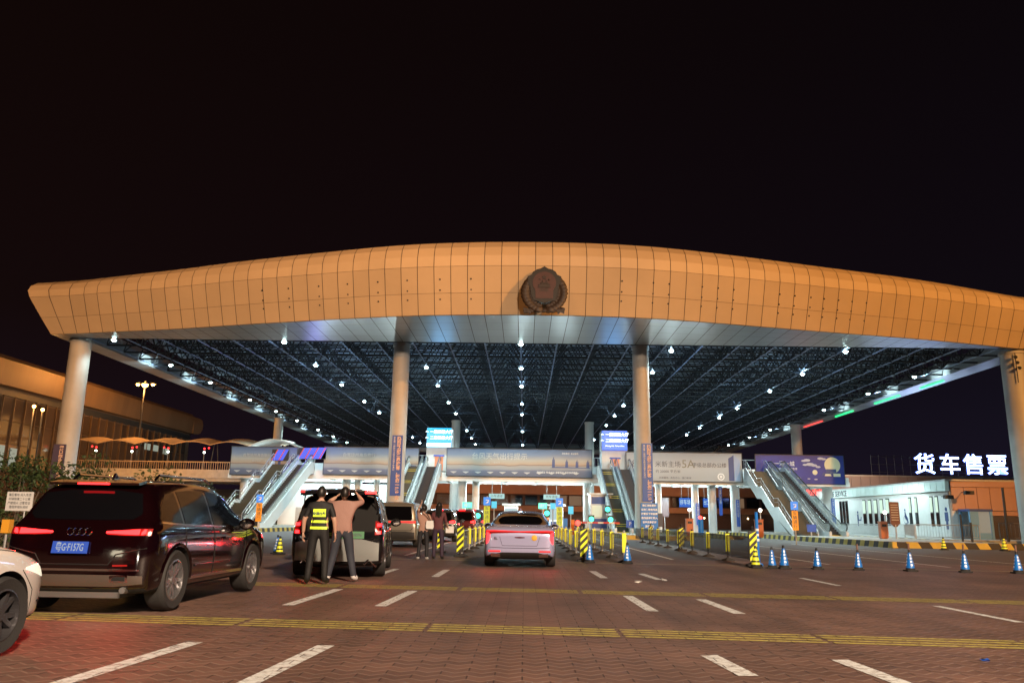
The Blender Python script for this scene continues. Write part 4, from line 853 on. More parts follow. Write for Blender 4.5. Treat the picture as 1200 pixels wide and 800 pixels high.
# high mast lamp
p = pt(170, 450, 110); t = thing('high_mast_lamp', 'tall mast with three glowing orange sodium heads left of the canopy', 'street lamp', (p.x, 110, 0))
b = MB(); b.tube((0, 0, 0), (0, 0, p.z - .3), .16, .09, 10); b.build('mast', M_dark, t)
for dx, r_ in ((-1.0, .22), (0, .42), (1.15, .22)):
    b = MB(); b.lathe([(0, .35), (.3, .3), (.5, .0), (.47, 0), (.28, .26)], 14, c=(dx, 0, p.z)); hd = b.build('head', M_dark, t, smooth=True); b = MB(); b.ball((dx, 0, p.z - .05), r_, 12); b.build('bulb', emi('sodium_bulb', (1, .50, .12), 30), hd, smooth=True)
lamp('mast_light', 'POINT', (p.x + .2, 109.3, p.z - .9), 4500, SODIUM, .5)
for px, py, lab in ((40, 476, 'left'), (50, 480, 'right')):  # lamps added where the glazing only shows reflected orange glows
    p = pt(px, py, 84); t = thing('added_glow_lamp', 'added orange lamp for a reflection in the terminal glazing, %s one of the pair' % lab, 'street lamp', (p.x, 84, .12), 0, 'orange lamps added for reflections in the terminal glazing'); b = MB(); b.tube((0, 0, 0), (0, 0, p.z - .35), .07, n=8); b.build('pole', M_dark, t); b = MB(); b.ball((0, 0, p.z - .12), .17, 10); b.build('bulb', emi('sodium_bulb', (1, .50, .12), 30), t)
lamp('added_glow_light', 'POINT', (p.x - .5, 83.5, p.z), 1400, SODIUM, .3)  # light added along with the reflection lamps
# ------------------------------------------------------------------ shrubs
def shrub(label, x, y, w_, h_, seed, z=0, cat='shrub', n=1500, col=(.05, .08, .025)):
    rnd = random.Random(seed); t = thing('shrub', label, cat, (x, y, z), 0, 'shrubs at the left'); b = MB()
    for k in range(9):
        a = rnd.uniform(0, 6.28); r_ = w_ * .3 * rnd.random(); top = (math.cos(a) * r_, math.sin(a) * r_ * .6, h_ * rnd.uniform(.5, .85)); mid = (top[0] * .4, top[1] * .4, h_ * .3)
        b.tube((0, 0, 0), mid, .05, .035, 6); b.tube(mid, top, .035, .012, 5)
    b.build('stems', mat('bark', (.10, .07, .045), .8), t)
    cl = [(rnd.uniform(-.42, .42) * w_, rnd.uniform(-.3, .3) * w_, rnd.uniform(.22, .88) * h_, rnd.uniform(.14, .26) * min(w_, h_)) for _ in range(14)]
    b = MB()
    for k in range(n):
        c = rnd.choice(cl); d = Vector((rnd.gauss(0, 1), rnd.gauss(0, 1), rnd.gauss(0, 1))).normalized() * c[3] * rnd.random() ** .4
        q = Vector(c[:3]) + d; q.z = max(q.z, .06); s = rnd.uniform(.05, .10); e_ = Euler((rnd.uniform(-1, 1), rnd.uniform(-1, 1), rnd.uniform(0, 6.3))).to_matrix()
        b.quad(*[q + e_ @ Vector(v) for v in ((-s, 0, 0), (0, -s * .45, .01), (s, 0, 0), (0, s * .45, .01))])
    b.build('foliage', mat('leaves', col, .5, island=.45), t, fix=False, kind='stuff')
shrub('big dark leafy shrub behind the white notice at the far left', -15.8, 25, 4.8, 2.95, 3, n=3200)
shrub('shrub left of the dusky banner column, beyond the big shrub', -13.2, 27.5, 3.2, 2.7, 5, n=1600)
shrub('bright leafy shrub just right of the left outer column', -23.0, 44, 4.2, 3.3, 8, n=1500, col=(.08, .11, .03)); shrub('low shrub beyond the dark red SUV roof', -18.8, 43, 3.4, 2.9, 9, n=1200, col=(.08, .11, .03))
shrub('bushy shrub between the SUV bonnet and the railed stairs', -25.6, 66, 3.6, 4.0, 12, n=1500, col=(.08, .10, .03)); shrub('shrub left of the bushy one beyond the SUV bonnet', -28.8, 70, 3.6, 3.6, 13, n=1200, col=(.06, .08, .03))
# notice sign, low fence and device at far left
t = thing('notice_sign', 'white notice with small print on a thin post before the dark shrub', 'sign', (-12.7, 20.2, 0), R(-6)); b = MB(); b.tube((.15, .02, 0), (.15, .02, 1.3), .02, n=6); b.build('post', M_galv, t)
b = MB(); b.box(-.36, .36, -.02, .0, 1.25, 1.72); s = b.build('panel', M_white, t)
for k in range(4): text('small_lettering', ['港区重地 闲人免进', '车辆限速二十公里', '严禁烟火 注意安全', '请按序排队候检'][k], .075, M_inkd, s, (0, -.024, 1.64 - k * .1), ext=.001)
railing('thin blue grey railing at the far left edge behind the white car', -16.6, 17.6, [(0, 0), (4.0, 1.6)], .75, mat('rail_blue', (.10, .12, .20), .5), group='railings at the left', step=.35)
t = thing('ticket_device', 'orange yellow device on the railing beside the dark red SUV', 'device', (-11.9, 18.6, 0)); b = MB(); b.box(-.09, .09, -.08, .08, .75, 1.05); b.build('body', mat('device_orange', (.75, .35, .03), .5), t); b = MB(); b.tube((0, 0, 0), (0, 0, .747), .03, n=6); b.build('post', M_galv, t)
railing('dark railing on the left island below the far left escalator', -26.8, 58.6, [(0, 0), (6.3, 0)], 1.0, mat('rail_dark', (.10, .10, .10), .5), group='railings at the left', step=.3)
for ya, yb, c_, nm in ((74, 78.5, (.02, 1, .25), 'green'), (83, 89, (.02, 1, .25), 'green'), (95, 100.5, (.02, 1, .25), 'green'), (105, 112, (1, .06, .05), 'red')):
    t = thing('led_strip', '%s LED strip glowing on the right roof edge beam, %s' % (nm, {74: 'nearest the viewer', 83: 'middle one of three', 95: 'last green before the red one', 105: 'before the far column'}[ya]), 'LED strip', (39.2, ya, 14.55), 0, 'LED strips on the right roof edge')
    b = MB(); b.box(-.10, .10, 0, yb - ya, -.05, 0); b.build('strip', emi('led_strip_' + nm, c_, 2.5), t)

# ================================================================== BARRIERS AND CONES
M_mesh = mat('black_mesh', (.02, .02, .022), .6, alpha=.55); M_clear = mat('grey_mesh', (.20, .21, .21), .5, alpha=.32)
def barrier(L, dark):
    t = thing('crowd_barrier', 'x', 'barrier', (0, 0, 0), 0, 'yellow posted barriers between the lanes'); H_ = .82
    fm = M_dark if dark else M_galv
    b = MB()
    for z in (.18, H_): b.tube((0, 0, z), (0, L - .12, z), .018, n=6)
    b.tube((0, L - .12, .18), (0, L - .12, H_), .018, n=6); b.build('frame', fm, t)
    b = MB(); b.box(-.004, .004, .05, L - .14, .2, H_ - .02); b.build('infill', M_mesh if dark else M_clear, t)
    b = MB(); b.tube((0, 0, 0), (0, 0, .95), .038, n=10); p = b.build('post', M_black if dark else M_galv, t, smooth=True)
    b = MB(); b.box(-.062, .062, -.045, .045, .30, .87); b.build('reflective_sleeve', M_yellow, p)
    b = MB(); b.prism([(-.20, 0), (.20, 0), (.20, .03), (.05, .09), (-.05, .09), (-.20, .03)], 'y', -.10, .10); b.build('foot', M_rubber, t)
    return t
NO = ['nearest', 'second nearest', 'third nearest', 'fourth nearest', 'fifth nearest', 'sixth nearest', 'seventh nearest', 'eighth nearest', 'ninth nearest', 'tenth nearest']
bl_ = barrier(3.5, False); bd_ = barrier(3.1, True); first = {0: bl_, 1: bd_}; used = set()
def brow(x0, ys, dark, desc, dx=0.):
    for k, y in enumerate(ys):
        lab = '%s barrier of the row %s' % (NO[k], desc); o = first[dark]
        if dark in used: dup(o, (x0 + dx * k, y, .008), label=lab)
        else: o.location = (x0 + dx * k, y, .008); o['label'] = lab; used.add(dark)
brow(-2.08, [27.6 + 3.6 * k for k in range(7)], 0, 'left of the silver sedan')
brow(1.88, [25.7 + 3.6 * k for k in range(8)], 0, 'right of the silver sedan')
brow(3.05, [24.9 + 3.5 * k for k in range(7)], 0, 'right of the sedan ending at a lone blue cone')
brow(6.78, [24.4, 27.5, 30.6, 33.7, 36.8, 39.9, 43.0, 46.1, 49.2], 1, 'with black mesh at the cones', .045)
def striped_post(label, x, y, h=1.0, wd=.22):
    t = thing('striped_post', label, 'post', (x, y, .008), 0, 'yellow and black striped posts'); b = MB(); b.box(-.2, .2, -.15, .15, 0, .06); b.build('base', M_rubber, t)
    b = MB(); b.tube((0, 0, .06), (0, 0, h + .08), .035, n=8); b.ball((0, 0, h + .1), .045, 8); b.build('pole', M_black, t)
    b = MB(); wd /= 2; y_ = -.04; b.box(-wd, wd, y_, .04, .14, h, 1); n = 4; step = (h - .14) / n; 
    for k in range(n):
        z = .14 + k * step; b.prism([(-wd, z), (wd, min(h, z + .22)), (wd, min(h, z + .22 + step * .5)), (-wd, min(h, z + step * .5))], 'y', y_ - .006, y_ - .001, 0)
    b.build('striped_sleeve', [M_yellow, M_yblack], t); return t
striped_post('yellow and black striped post heading the barrier row left of the sedan', -2.1, 27.1)
striped_post('yellow and black striped post beside the blue cone right of the sedan', 1.85, 25.2)
for x, y, lab in ((6.72, 24.1, 'heading the black mesh barrier row at the cones'), (7.0, 36.4, 'halfway down the black mesh barrier row'), (7.3, 47.0, 'far end of the black mesh barrier row'), (-7.95, 29.0, 'left of the black open tailgate car'), (-3.05, 30.0, 'between the two women and the barriers')): striped_post('yellow and black striped post ' + lab, x, y)
def cone(label, x, y, kind='b', top=True, s=1., rz=0.):
    t = thing('traffic_cone', label, 'traffic cone', (x, y, .008), rz, 'reflective cones along the drain line'); t.scale = (s * .77, s * .77, s * .77)
    b = MB(); b.box(-.20, .20, -.20, .20, 0, .05); b.lathe([(.17, .05), (.165, .12), (.0, .12)], 16); b.build('base', M_rubber, t)
    prof = lambda z: .155 - (z - .12) * .19
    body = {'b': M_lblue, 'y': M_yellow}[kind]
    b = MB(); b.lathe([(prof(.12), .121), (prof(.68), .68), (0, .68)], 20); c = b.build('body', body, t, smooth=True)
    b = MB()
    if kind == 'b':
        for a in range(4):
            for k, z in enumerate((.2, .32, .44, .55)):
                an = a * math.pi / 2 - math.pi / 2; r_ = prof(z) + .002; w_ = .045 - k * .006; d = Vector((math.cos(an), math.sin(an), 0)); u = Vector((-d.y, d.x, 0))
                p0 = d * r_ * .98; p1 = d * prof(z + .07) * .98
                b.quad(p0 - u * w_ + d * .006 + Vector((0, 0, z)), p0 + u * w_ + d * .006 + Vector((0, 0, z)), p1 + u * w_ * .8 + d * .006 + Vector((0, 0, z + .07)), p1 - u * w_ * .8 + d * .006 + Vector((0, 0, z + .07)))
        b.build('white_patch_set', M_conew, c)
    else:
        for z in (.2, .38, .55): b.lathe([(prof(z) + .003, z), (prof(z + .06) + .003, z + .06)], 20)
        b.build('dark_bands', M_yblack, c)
    b = MB(); b.lathe([(.05, .681), (.045, .78), (.0, .80)], 12); b.build('tip', M_black, t)
    if top: b = MB(); b.tube((0, 0, .79), (0, 0, 1.02), .035, n=10); b.build('topper', mat('brown_topper', (.20, .11, .08), .5), t)
    return t
CN = [(1.98, 24.6, 'b', 0, 1., 'blue cone beside the striped post right of the sedan'), (3.08, 24.4, 'b', 0, 1., 'lone blue cone at the end of the barrier row right of the sedan'), (6.55, 23.3, 'y', 0, 1., 'yellow cone with dark bands at the black mesh barrier'),
      (6.98, 23.2, 'b', 0, .95, 'blue cone just right of the yellow banded cone'), (7.28, 23.1, 'b', 0, 1.05, 'tallest blue cone of the pair right of the yellow banded cone'), (8.2, 23.1, 'b', 0, .95, 'blue cone standing alone, next before the topped cones'),
      (9.3, 23.0, 'b', 1, .9, 'leftmost blue cone with brown topper'), (10.68, 22.9, 'b', 1, .95, 'blue cone with brown topper before the striped kerb end'), (12.1, 22.75, 'b', 1, .95, 'blue cone with brown topper below the blue guard box'), (13.5, 22.7, 'b', 1, .95, 'blue cone with brown topper at the right edge of the picture'),
      (-8.15, 27.0, 'b', 0, 1., 'blue cone at the left by the SUV bonnet'), (-7.95, 26.6, 'y', 0, .95, 'yellow banded cone by the SUV bonnet')]
for x, y, k, tp, s, lab in CN: cone(lab, x, y, k, bool(tp), s, random.uniform(-.3, .3))
cone('small yellow cone far right by the striped kerb end', pt(1106, 640, 44).x, 44, 'y', False, 1.1); cone('yellow cone at the far right before the pavement', pt(1177, 640, 44).x, 44, 'y', False, 1.2)
t = thing('tall_bollard', 'blue and white tube standing behind the blue cones', 'bollard', (7.0, 24.6, .008)); b = MB(); b.lathe([(0, 0), (.14, 0), (.12, .06), (.05, .08), (.05, 1.55), (0, 1.56)], 12); b.build('tube', M_lblue, t, smooth=True)
b = MB(); 
for z in (.7, .85, 1.0): b.lathe([(.053, z), (.053, z + .07)], 12)
b.build('bands', M_conew, t)
for k, (x, y) in enumerate(((2.95, 17.3), (4.32, 7.95), (2.35, 16.9))):
    t = thing('litter', ['crumpled white scrap on the paving between the dashes', 'small blue scrap on the brick paving at the right', 'tiny pale scrap by the yellow band'][k], 'litter', (x, y, .006)); b = MB(); rnd = random.Random(k)
    s = .04 if k == 1 else .10
    pts = [Vector((rnd.uniform(-s, s), rnd.uniform(-s, s), rnd.uniform(0, s * .7))) for _ in range(9)]
    for _ in range(9): a, c, d = rnd.sample(pts, 3); b.quad(a, c, d)
    b.build('scrap', M_blue if k == 1 else M_white, t)

# ================================================================== VEHICLES
M_tyre = mat('tyre_rubber', (.022, .022, .022), .75, bump=.2, vscale=40); M_well = mat('wheel_well', (.006, .006, .006), .9)
M_cglass = mat('tinted_glass', (.003, .003, .004), .06, 0, spec=.35); M_seam = mat('panel_gap', (.004, .004, .004), .8); M_chrome = mat('chrome', (.75, .75, .76), .1, 1.0)
M_tail = emi('tail_light', (1, .012, .014), 9); M_tails = emi('tail_light_soft', (1, .010, .015), 2); M_reddark = mat('red_lens', (.25, .01, .01), .15); M_amber = emi('amber_light', (1, .35, .05), 3)
M_rim = mat('alloy_rim', (.50, .50, .52), .25, .9); M_rimd = mat('alloy_rim_dark', (.10, .10, .11), .35, .7)
def wheel(parent, x, y, r_, wd, side, spokes=10, rim=M_rim, steer=0.):
    w_ = bpy.data.objects.new('wheel', None); COL.objects.link(w_); w_.parent = parent; w_.location = (x, y, r_); w_.rotation_euler = (0, 0, steer)
    Mx = Matrix.Rotation(R(90) * side, 4, 'Y')
    b = MB(); rr = r_ * .68
    b.lathe([(rr, -wd / 2 + .02), (r_ * .93, -wd / 2), (r_ * .985, -wd / 2 + .03), (r_, -wd * .25), (r_, wd * .25), (r_ * .985, wd / 2 - .03), (r_ * .93, wd / 2), (rr, wd / 2 - .02), (rr, -wd / 2 + .02)], 40, M=Mx)
    for q in (-.055, 0, .055): b.lathe([(r_ * 1.001, q - .008), (r_ * 1.003, q), (r_ * 1.001, q + .008)], 30, M=Mx)
    b.build('tyre', M_tyre, w_, smooth=True)
    b = MB(); z1 = wd / 2 - .035
    b.lathe([(rr * .93, -wd / 2 + .03), (rr, -wd / 2 + .02), (rr, wd / 2 - .02), (rr * .93, wd / 2 - .015), (rr * .90, z1 - .05), (rr * .9, -.02), (0, -.02)], 36, M=Mx); b.lathe([(0, z1), (rr * .20, z1), (rr * .24, z1 - .05)], 16, M=Mx)
    for k in range(spokes // 2):
        for dd in (-.13, .13):
            a0 = 2 * math.pi * k / (spokes // 2); a = a0 + dd; p0 = Vector((math.cos(a0 + dd * .5) * rr * .18, math.sin(a0 + dd * .5) * rr * .18, z1 - .012)); p1 = Vector((math.cos(a + dd * .9) * rr * .93, math.sin(a + dd * .9) * rr * .93, z1 - .01))
            u = Vector((-math.sin(a), math.cos(a), 0)); vs_ = []
            for p, h_ in ((p0, .026), (p1, .018)): vs_ += [Mx @ (p - u * h_), Mx @ (p + u * h_), Mx @ (p + u * h_ - Vector((0, 0, .05))), Mx @ (p - u * h_ - Vector((0, 0, .05)))]
            i = len(b.v); b.v += [tuple(q) for q in vs_]
            for f in ((0, 1, 5, 4), (1, 2, 6, 5), (2, 3, 7, 6), (3, 0, 4, 7)): b.f.append(tuple(i + j for j in f)); b.m.append(0)
    b.build('rim', rim, w_)
    b = MB(); b.lathe([(0, -.0), (rr * .88, -.0)], 24, M=Mx); b.build('brake_disc', M_dark, w_)
    return w_
def car_body(name, paint, st, parent, wheels, rw, sub=2, archdepth=.32):
    """st: stations (y, z_bottom, z_top, half width, half width at top, belt height)"""
    b = MB(); rings = []
    for (y, zb, zt, w_, wt, bl) in st:
        cab = zt > bl + .12
        if cab: up = [(w_ * .985, bl - .06), (w_ * .945, bl), (w_ * .945 + (wt - w_ * .945) * .5, bl + (zt - bl) * .5), (wt * 1.0, zt - .09), (wt * .90, zt - .02), (wt * .45, zt), (0, zt + .005)]
        else:
            zt2 = max(zt, zb + .2); up = [(w_ * .985, zt2 - .10), (w_ * .955, zt2 - .045), (w_ * .9, zt2 - .02), (w_ * .80, zt2 - .005), (w_ * .65, zt2), (w_ * .35, zt2 + .004), (0, zt2 + .006)]
        lo = [(0, zb), (w_ * .7, zb), (w_ * .93, zb + .02), (w_ * .985, zb + .09), (w_, zb + (min(bl, zt) - zb) * .45), (w_ * 1.0, zb + (min(bl, zt) - zb) * .7)]
        half = lo + up; ring = [(x, y, z) for x, z in half] + [(-x, y, z) for x, z in reversed(half[1:-1])]; rings.append(ring)
    n = len(rings[0])
    for r_ in rings: b.v += r_
    for k in range(len(rings) - 1):
        for j in range(n): b.f.append((k * n + j, k * n + (j + 1) % n, (k + 1) * n + (j + 1) % n, (k + 1) * n + j)); b.m.append(0)
    b.f.append(tuple(range(n))); b.f.append(tuple((len(rings) - 1) * n + j for j in reversed(range(n)))); b.m += [0, 0]
    ob = b.build(name, [paint, M_well], None)
    md = ob.modifiers.new('s', 'SUBSURF'); md.levels = md.render_levels = sub; bake(ob)
    cuts = []
    for (x, y) in wheels:
        c = MB(); s = 1 if x > 0 else -1; c.tube((s * (abs(x) - archdepth * .6), y, rw[0]), (s * (abs(x) + .6), y, rw[0]), rw[1], n=40); c.box(min(s * (abs(x) - archdepth * .6), s * (abs(x) + .6)), max(s * (abs(x) - archdepth * .6), s * (abs(x) + .6)), y - rw[1] * .995, y + rw[1] * .995, -.5, rw[0]) if False else None
        co = c.build('cut', M_well, None); cuts.append(co); m_ = ob.modifiers.new('b', 'BOOLEAN'); m_.operation = 'DIFFERENCE'; m_.object = co; m_.solver = 'EXACT'
    bake(ob)
    for c in cuts: bpy.data.objects.remove(c)
    me = ob.data; me.materials.clear(); me.materials.append(paint); me.materials.append(M_well)
    for p in me.polygons:
        c = p.center; p.material_index = 0
        for (x, y) in wheels:
            d = math.hypot(c.y - y, c.z - rw[0])
            if d < rw[1] + .004 and abs(c.x) < abs(x) + .10 and c.z < rw[0] + rw[1] + .01 and (abs(p.normal.x) > .9 and abs(c.x) < abs(x) - .05 or d > rw[1] - .02 and abs(p.normal.x) < .3): p.material_index = 1
        if p.normal.z < -.7 and c.z < .45: p.material_index = 1
    me.polygons.foreach_set('use_smooth', [True] * len(me.polygons)); me.set_sharp_from_angle(angle=R(45))
    bm = bmesh.new(); bm.from_mesh(me); bvh = BVHTree.FromBMesh(bm); bm.free()
    ob.parent = parent; return ob, bvh
DIRS = {'rear': (Vector((0, 1, 0)), lambda u, v: Vector((u, -9, v))), 'front': (Vector((0, -1, 0)), lambda u, v: Vector((u, 9, v))), 'right': (Vector((-1, 0, 0)), lambda u, v: Vector((9, u, v))), 'left': (Vector((1, 0, 0)), lambda u, v: Vector((-9, u, v))), 'top': (Vector((0, 0, -1)), lambda u, v: Vector((u, v, 9)))}
def patch(name, bvh, view, secs, m, parent, off=.006, nu=None, nv=6, both=False, depth=.012, mirror=False):
    """a shell following the body: secs = [(u, v_low, v_high), ...] seen from `view`"""
    if mirror: secs = [(-a, c, d) for a, c, d in reversed(secs)]
    d, org = DIRS[view]; out = []
    L = []
    for (a, l0, h0), (c, l1, h1) in zip(secs, secs[1:]):
        n = nu or max(1, int(abs(c - a) / .07) + 1)
        for i in range(n): f = i / n; L.append((a + (c - a) * f, l0 + (l1 - l0) * f, h0 + (h1 - h0) * f))
    L.append(secs[-1]); b = MB(); N = nv + 1; grid = []
    last = None
    for (u, lo, hi) in L:
        col_ = []
        for j in range(N):
            v = lo + (hi - lo) * j / nv; hit = bvh.ray_cast(org(u, v), d)
            if hit[0] is None: hit = (last[0], last[1]) if last else (org(u, v) + d * 8, -d)
            last = hit; nn = hit[1]
            if nn.dot(d) > 0: nn = -nn
            col_.append((hit[0], nn))
        grid.append(col_)
    for g_ in grid:
        for p, n_ in g_: b.v.append(tuple(p + n_ * off))
    K = len(b.v)
    for g_ in grid:
        for p, n_ in g_: b.v.append(tuple(p + n_ * (off - depth)))
    W = len(grid)
    for i in range(W - 1):
        for j in range(nv): a = i * N + j; b.f.append((a, a + N, a + N + 1, a + 1)); b.m.append(0)
        for j in (0, nv): a = i * N + j; b.f.append((a, a + N, a + N + K, a + K)); b.m.append(0)
    for i in (0, W - 1):
        for j in range(nv): a = i * N + j; b.f.append((a, a + 1, a + 1 + K, a + K)); b.m.append(0)
    return b.build(name, m, parent, smooth=True)
def seam(bvh, view, pts, parent, name='panel_gap', w_=.008, m=None, off=.002):
    """thin line following the body through 2-D points"""
    d, org = DIRS[view]; b = MB(); P3 = []
    for (a, c) in zip(pts, pts[1:]):
        L = math.hypot(c[0] - a[0], c[1] - a[1]); n = max(1, int(L / .08))
        for i in range(n): f = i / n; P3.append((a[0] + (c[0] - a[0]) * f, a[1] + (c[1] - a[1]) * f))
    P3.append(pts[-1]); Q = []
    for u, v in P3:
        h = bvh.ray_cast(org(u, v), d)
        if h[0] is not None: Q.append(h[0] + (h[1] if h[1].dot(d) < 0 else -h[1]) * off)
    b.path(Q, w_, 4); return b.build(name, m or M_seam, parent)
def plate(parent, y, x, z, body, m, mt, wd=.44, h=.14, rear=True, tilt=0, sc_=.125):
    t = MB(); t.box(-wd / 2, wd / 2, -.008, .008, -h / 2, h / 2); o = t.build('number_plate', m, parent, loc=(x, y, z)); o.rotation_euler = (tilt, 0, 0)
    l = text('plate_characters', body, sc_, mt, o, (0, -.011, -.003), ext=.001, sx=.92 * wd / (sc_ * len(body) * .68), bold=.001)
    return o
def paint(name, c, rough=.28, metal=.5): return mat(name, c, rough, metal, coat=1.0)
def mirror_part(parent, x, y, z, m, s):
    b = MB(); b.ball((x, y, z), .13, 12, sc3=(1.0, .55, .72)); o = b.build('wing_mirror', m, parent, smooth=True); a = MB(); a.tube((x - s * .12, y + .02, z - .05), (x - s * .26, y + .06, z - .08), .03, .04, 8); a.build('mirror_arm', M_black, o); a = MB(); a.ball((x, y - .055, z), .1, 12, sc3=(1, .25, .7)); a.build('mirror_glass', M_chrome, o)
def side_glass(bvh, parent, views, *panes):
    for v in views:
        for p in panes: patch('side_window', bvh, v, p, M_cglass, parent, off=.004, nv=4)
# ---------------------------------------------------------------- dark red SUV
def suv_big():
    t = thing('parked_suv', 'big dark red SUV with lit tail lights and blue plate at the left', 'SUV', (-5.47, 12.2, .01), R(-.6))
    P = paint('dark_wine_paint', (.006, .0010, .0016), .12, .2)
    W_ = [(s * .80, y) for s in (1, -1) for y in (-1.45, 1.45)]
    st = [(-2.34, .50, .78, .70, .6, .7), (-2.335, .42, .88, .78, .6, .8), (-2.29, .34, .98, .86, .6, .9), (-2.22, .28, 1.12, .91, .7, 1.0), (-2.12, .24, 1.30, .935, .72, 1.04), (-1.98, .24, 1.52, .945, .70, 1.06), (-1.82, .24, 1.60, .95, .68, 1.07), (-1.45, .24, 1.645, .95, .67, 1.07),
          (-.9, .24, 1.675, .945, .67, 1.06), (-.2, .24, 1.685, .94, .67, 1.04), (.3, .24, 1.665, .94, .66, 1.03), (.65, .24, 1.56, .94, .67, 1.02), (1.0, .24, 1.34, .945, .72, 1.0), (1.28, .24, 1.12, .945, .8, 1.0), (1.7, .24, 1.03, .945, .8, .99), (2.05, .25, .96, .92, .8, .95), (2.26, .28, .86, .84, .7, .9), (2.34, .4, .74, .72, .6, .8)]
    st = [((-1.8 + (q[0] + 1.8) * .78) if q[0] < -1.8 else q[0],) + q[1:] for q in st]
    o, bv = car_body('body', P, st, t, W_, (.38, .425))
    for s in (1, -1):
        for y in (-1.45, 1.45): wheel(t, s * .82, y, .38, .26, s, 10)
    patch('rear_window', bv, 'rear', [(-.70, 1.20, 1.24), (-.62, 1.14, 1.46), (-.3, 1.13, 1.50), (.3, 1.13, 1.50), (.62, 1.14, 1.46), (.70, 1.20, 1.24)], M_cglass, t)
    patch('windscreen', bv, 'front', [(-.72, 1.1, 1.2), (-.6, 1.08, 1.55), (.6, 1.08, 1.55), (.72, 1.1, 1.2)], M_cglass, t)
    side_glass(bv, t, ('right', 'left'), [(-1.90, 1.14, 1.22), (-1.55, 1.11, 1.47), (-1.28, 1.10, 1.50)], [(-1.20, 1.09, 1.51), (-.8, 1.08, 1.54), (-.28, 1.07, 1.55)], [(-.20, 1.07, 1.55), (.35, 1.06, 1.52), (.62, 1.05, 1.42), (.95, 1.04, 1.2), (1.12, 1.03, 1.08)])
    for v in ('right', 'left'):
        patch('window_trim', bv, v, [(-1.92, 1.09, 1.115), (-1.2, 1.065, 1.085), (-.2, 1.045, 1.062), (1.12, 1.015, 1.03)], M_chrome, t, off=.010, nv=1)
        seam(bv, v, [(-1.24, 1.06), (-1.24, .75), (-1.02, .45), (-.95, .36), (.92, .36), (1.0, .7), (1.12, 1.0)], t); seam(bv, v, [(-.24, 1.05), (-.22, .36)], t)
        patch('sill_trim', bv, v, [(-.98, .36, .40), (.96, .36, .40)], M_chrome, t, off=.01, nv=1)
        for y in (-.95, .1): patch('door_handle', bv, v, [(y, .87, .90), (y + .22, .875, .905)], P, t, off=.035, nv=2, depth=.03)
        patch('body_crease', bv, v, [(-1.9, .935, .945), (.0, .945, .955), (1.8, .90, .91)], P, t, off=.012, nv=1)
        patch('lower_crease', bv, v, [(-.9, .52, .55), (.9, .50, .53)], P, t, off=.016, nv=1)
        for y0 in (-1.45, 1.45):
            pts = [(y0 + .45 * math.cos(R(a)), .38 + .45 * math.sin(R(a))) for a in range(0, 181, 15)]; seam(bv, v, pts, t, 'arch_trim', .022, P, .0)
    # tail lights: long bars reaching from the corner towards the plate
    for mi in (False, True):
        hs = patch('tail_light', bv, 'rear', [(.36, .955, .985), (.55, .945, 1.01), (.74, .945, 1.03), (.88, .95, 1.03)], M_reddark, t, off=.008, mirror=mi, nv=4)
        g = patch('light_bar', bv, 'rear', [(.34, .970, .992), (.55, .960, 1.006), (.72, .955, 1.018), (.75, .957, 1.02)], M_tail, hs, off=.014, mirror=mi, nv=2)
        g = patch('light_bar', bv, 'rear', [(.775, .955, .985), (.80, .96, 1.02), (.825, .97, 1.02)], M_tail, hs, off=.014, mirror=mi, nv=2)
        patch('reflector', bv, 'rear', [(.48, .58, .60), (.66, .585, .605)], M_reddark, t, off=.008, mirror=mi, nv=1)
        patch('exhaust_trim', bv, 'rear', [(.46, .40, .47), (.68, .40, .48)], M_chrome, t, off=.012, mirror=mi, nv=2); patch('exhaust_mouth', bv, 'rear', [(.49, .415, .455), (.65, .415, .465)], M_well, t, off=.018, mirror=mi, nv=2)
    b = MB(); b.prism([(-2.0, 1.595), (-1.78, 1.635), (-1.78, 1.60), (-1.98, 1.565)], 'x', -.58, .58); sp = b.build('spoiler', P, t)
    b = MB(); b.box(-.20, .20, -2.02, -1.99, 1.57, 1.59); b.build('brake_light', M_tail, t)
    for x in (-.55, .55): b = MB(); b.path([(x, -1.5, 1.66), (x, -1.4, 1.72), (x, .1, 1.735), (x, .3, 1.68)], .018, 6); b.build('roof_rail', M_chrome, t)
    b = MB(); b.prism([(-1.55, 1.65), (-1.40, 1.66), (-1.50, 1.74)], 'x', -.015, .015); b.build('aerial', P, t)
    mirror_part(t, 1.05, .72, 1.08, P, 1); mirror_part(t, -1.05, .72, 1.08, P, -1)
    patch('bumper_insert', bv, 'rear', [(-.80, .53, .545), (-.6, .525, .55), (.6, .525, .55), (.80, .53, .545)], M_chrome, t, off=.012, nv=1)
    patch('bumper_skid', bv, 'rear', [(-.84, .38, .47), (-.5, .345, .48), (.5, .345, .48), (.84, .38, .47)], mat('satin_skid', (.16, .13, .11), .35, .6), t, off=.009, nv=3)
    seam(bv, 'rear', [(-.86, .80), (-.5, .72), (-.42, .60), (.42, .60), (.5, .72), (.86, .80)], t)
    patch('plate_recess', bv, 'rear', [(-.34, .70, .90), (.34, .70, .90)], P, t, off=.002, nv=2)
    h = bv.ray_cast(Vector((-.10, -9, .80)), Vector((0, 1, 0)))[0]
    plate(t, h.y - .03, -.06, .80, '粤G·F157G', emi('plate_blue', (.01, .13, .75), .6), emi('plate_white', (.8, .9, 1), .5), tilt=R(-8))
    # four ring badge
    h2 = bv.ray_cast(Vector((0, -9, 1.0)), Vector((0, 1, 0)))
    b = MB()
    for k in range(4): b.lathe([(.040, 0), (.046, .012), (.052, 0)], 20, M=Matrix.Translation((-.115 + k * .075, h2[0].y - .012, .99)) @ Matrix.Rotation(R(90 - 15), 4, 'X'))
    b.build('ring_badge', M_chrome, t, smooth=True)
    b = MB(); 
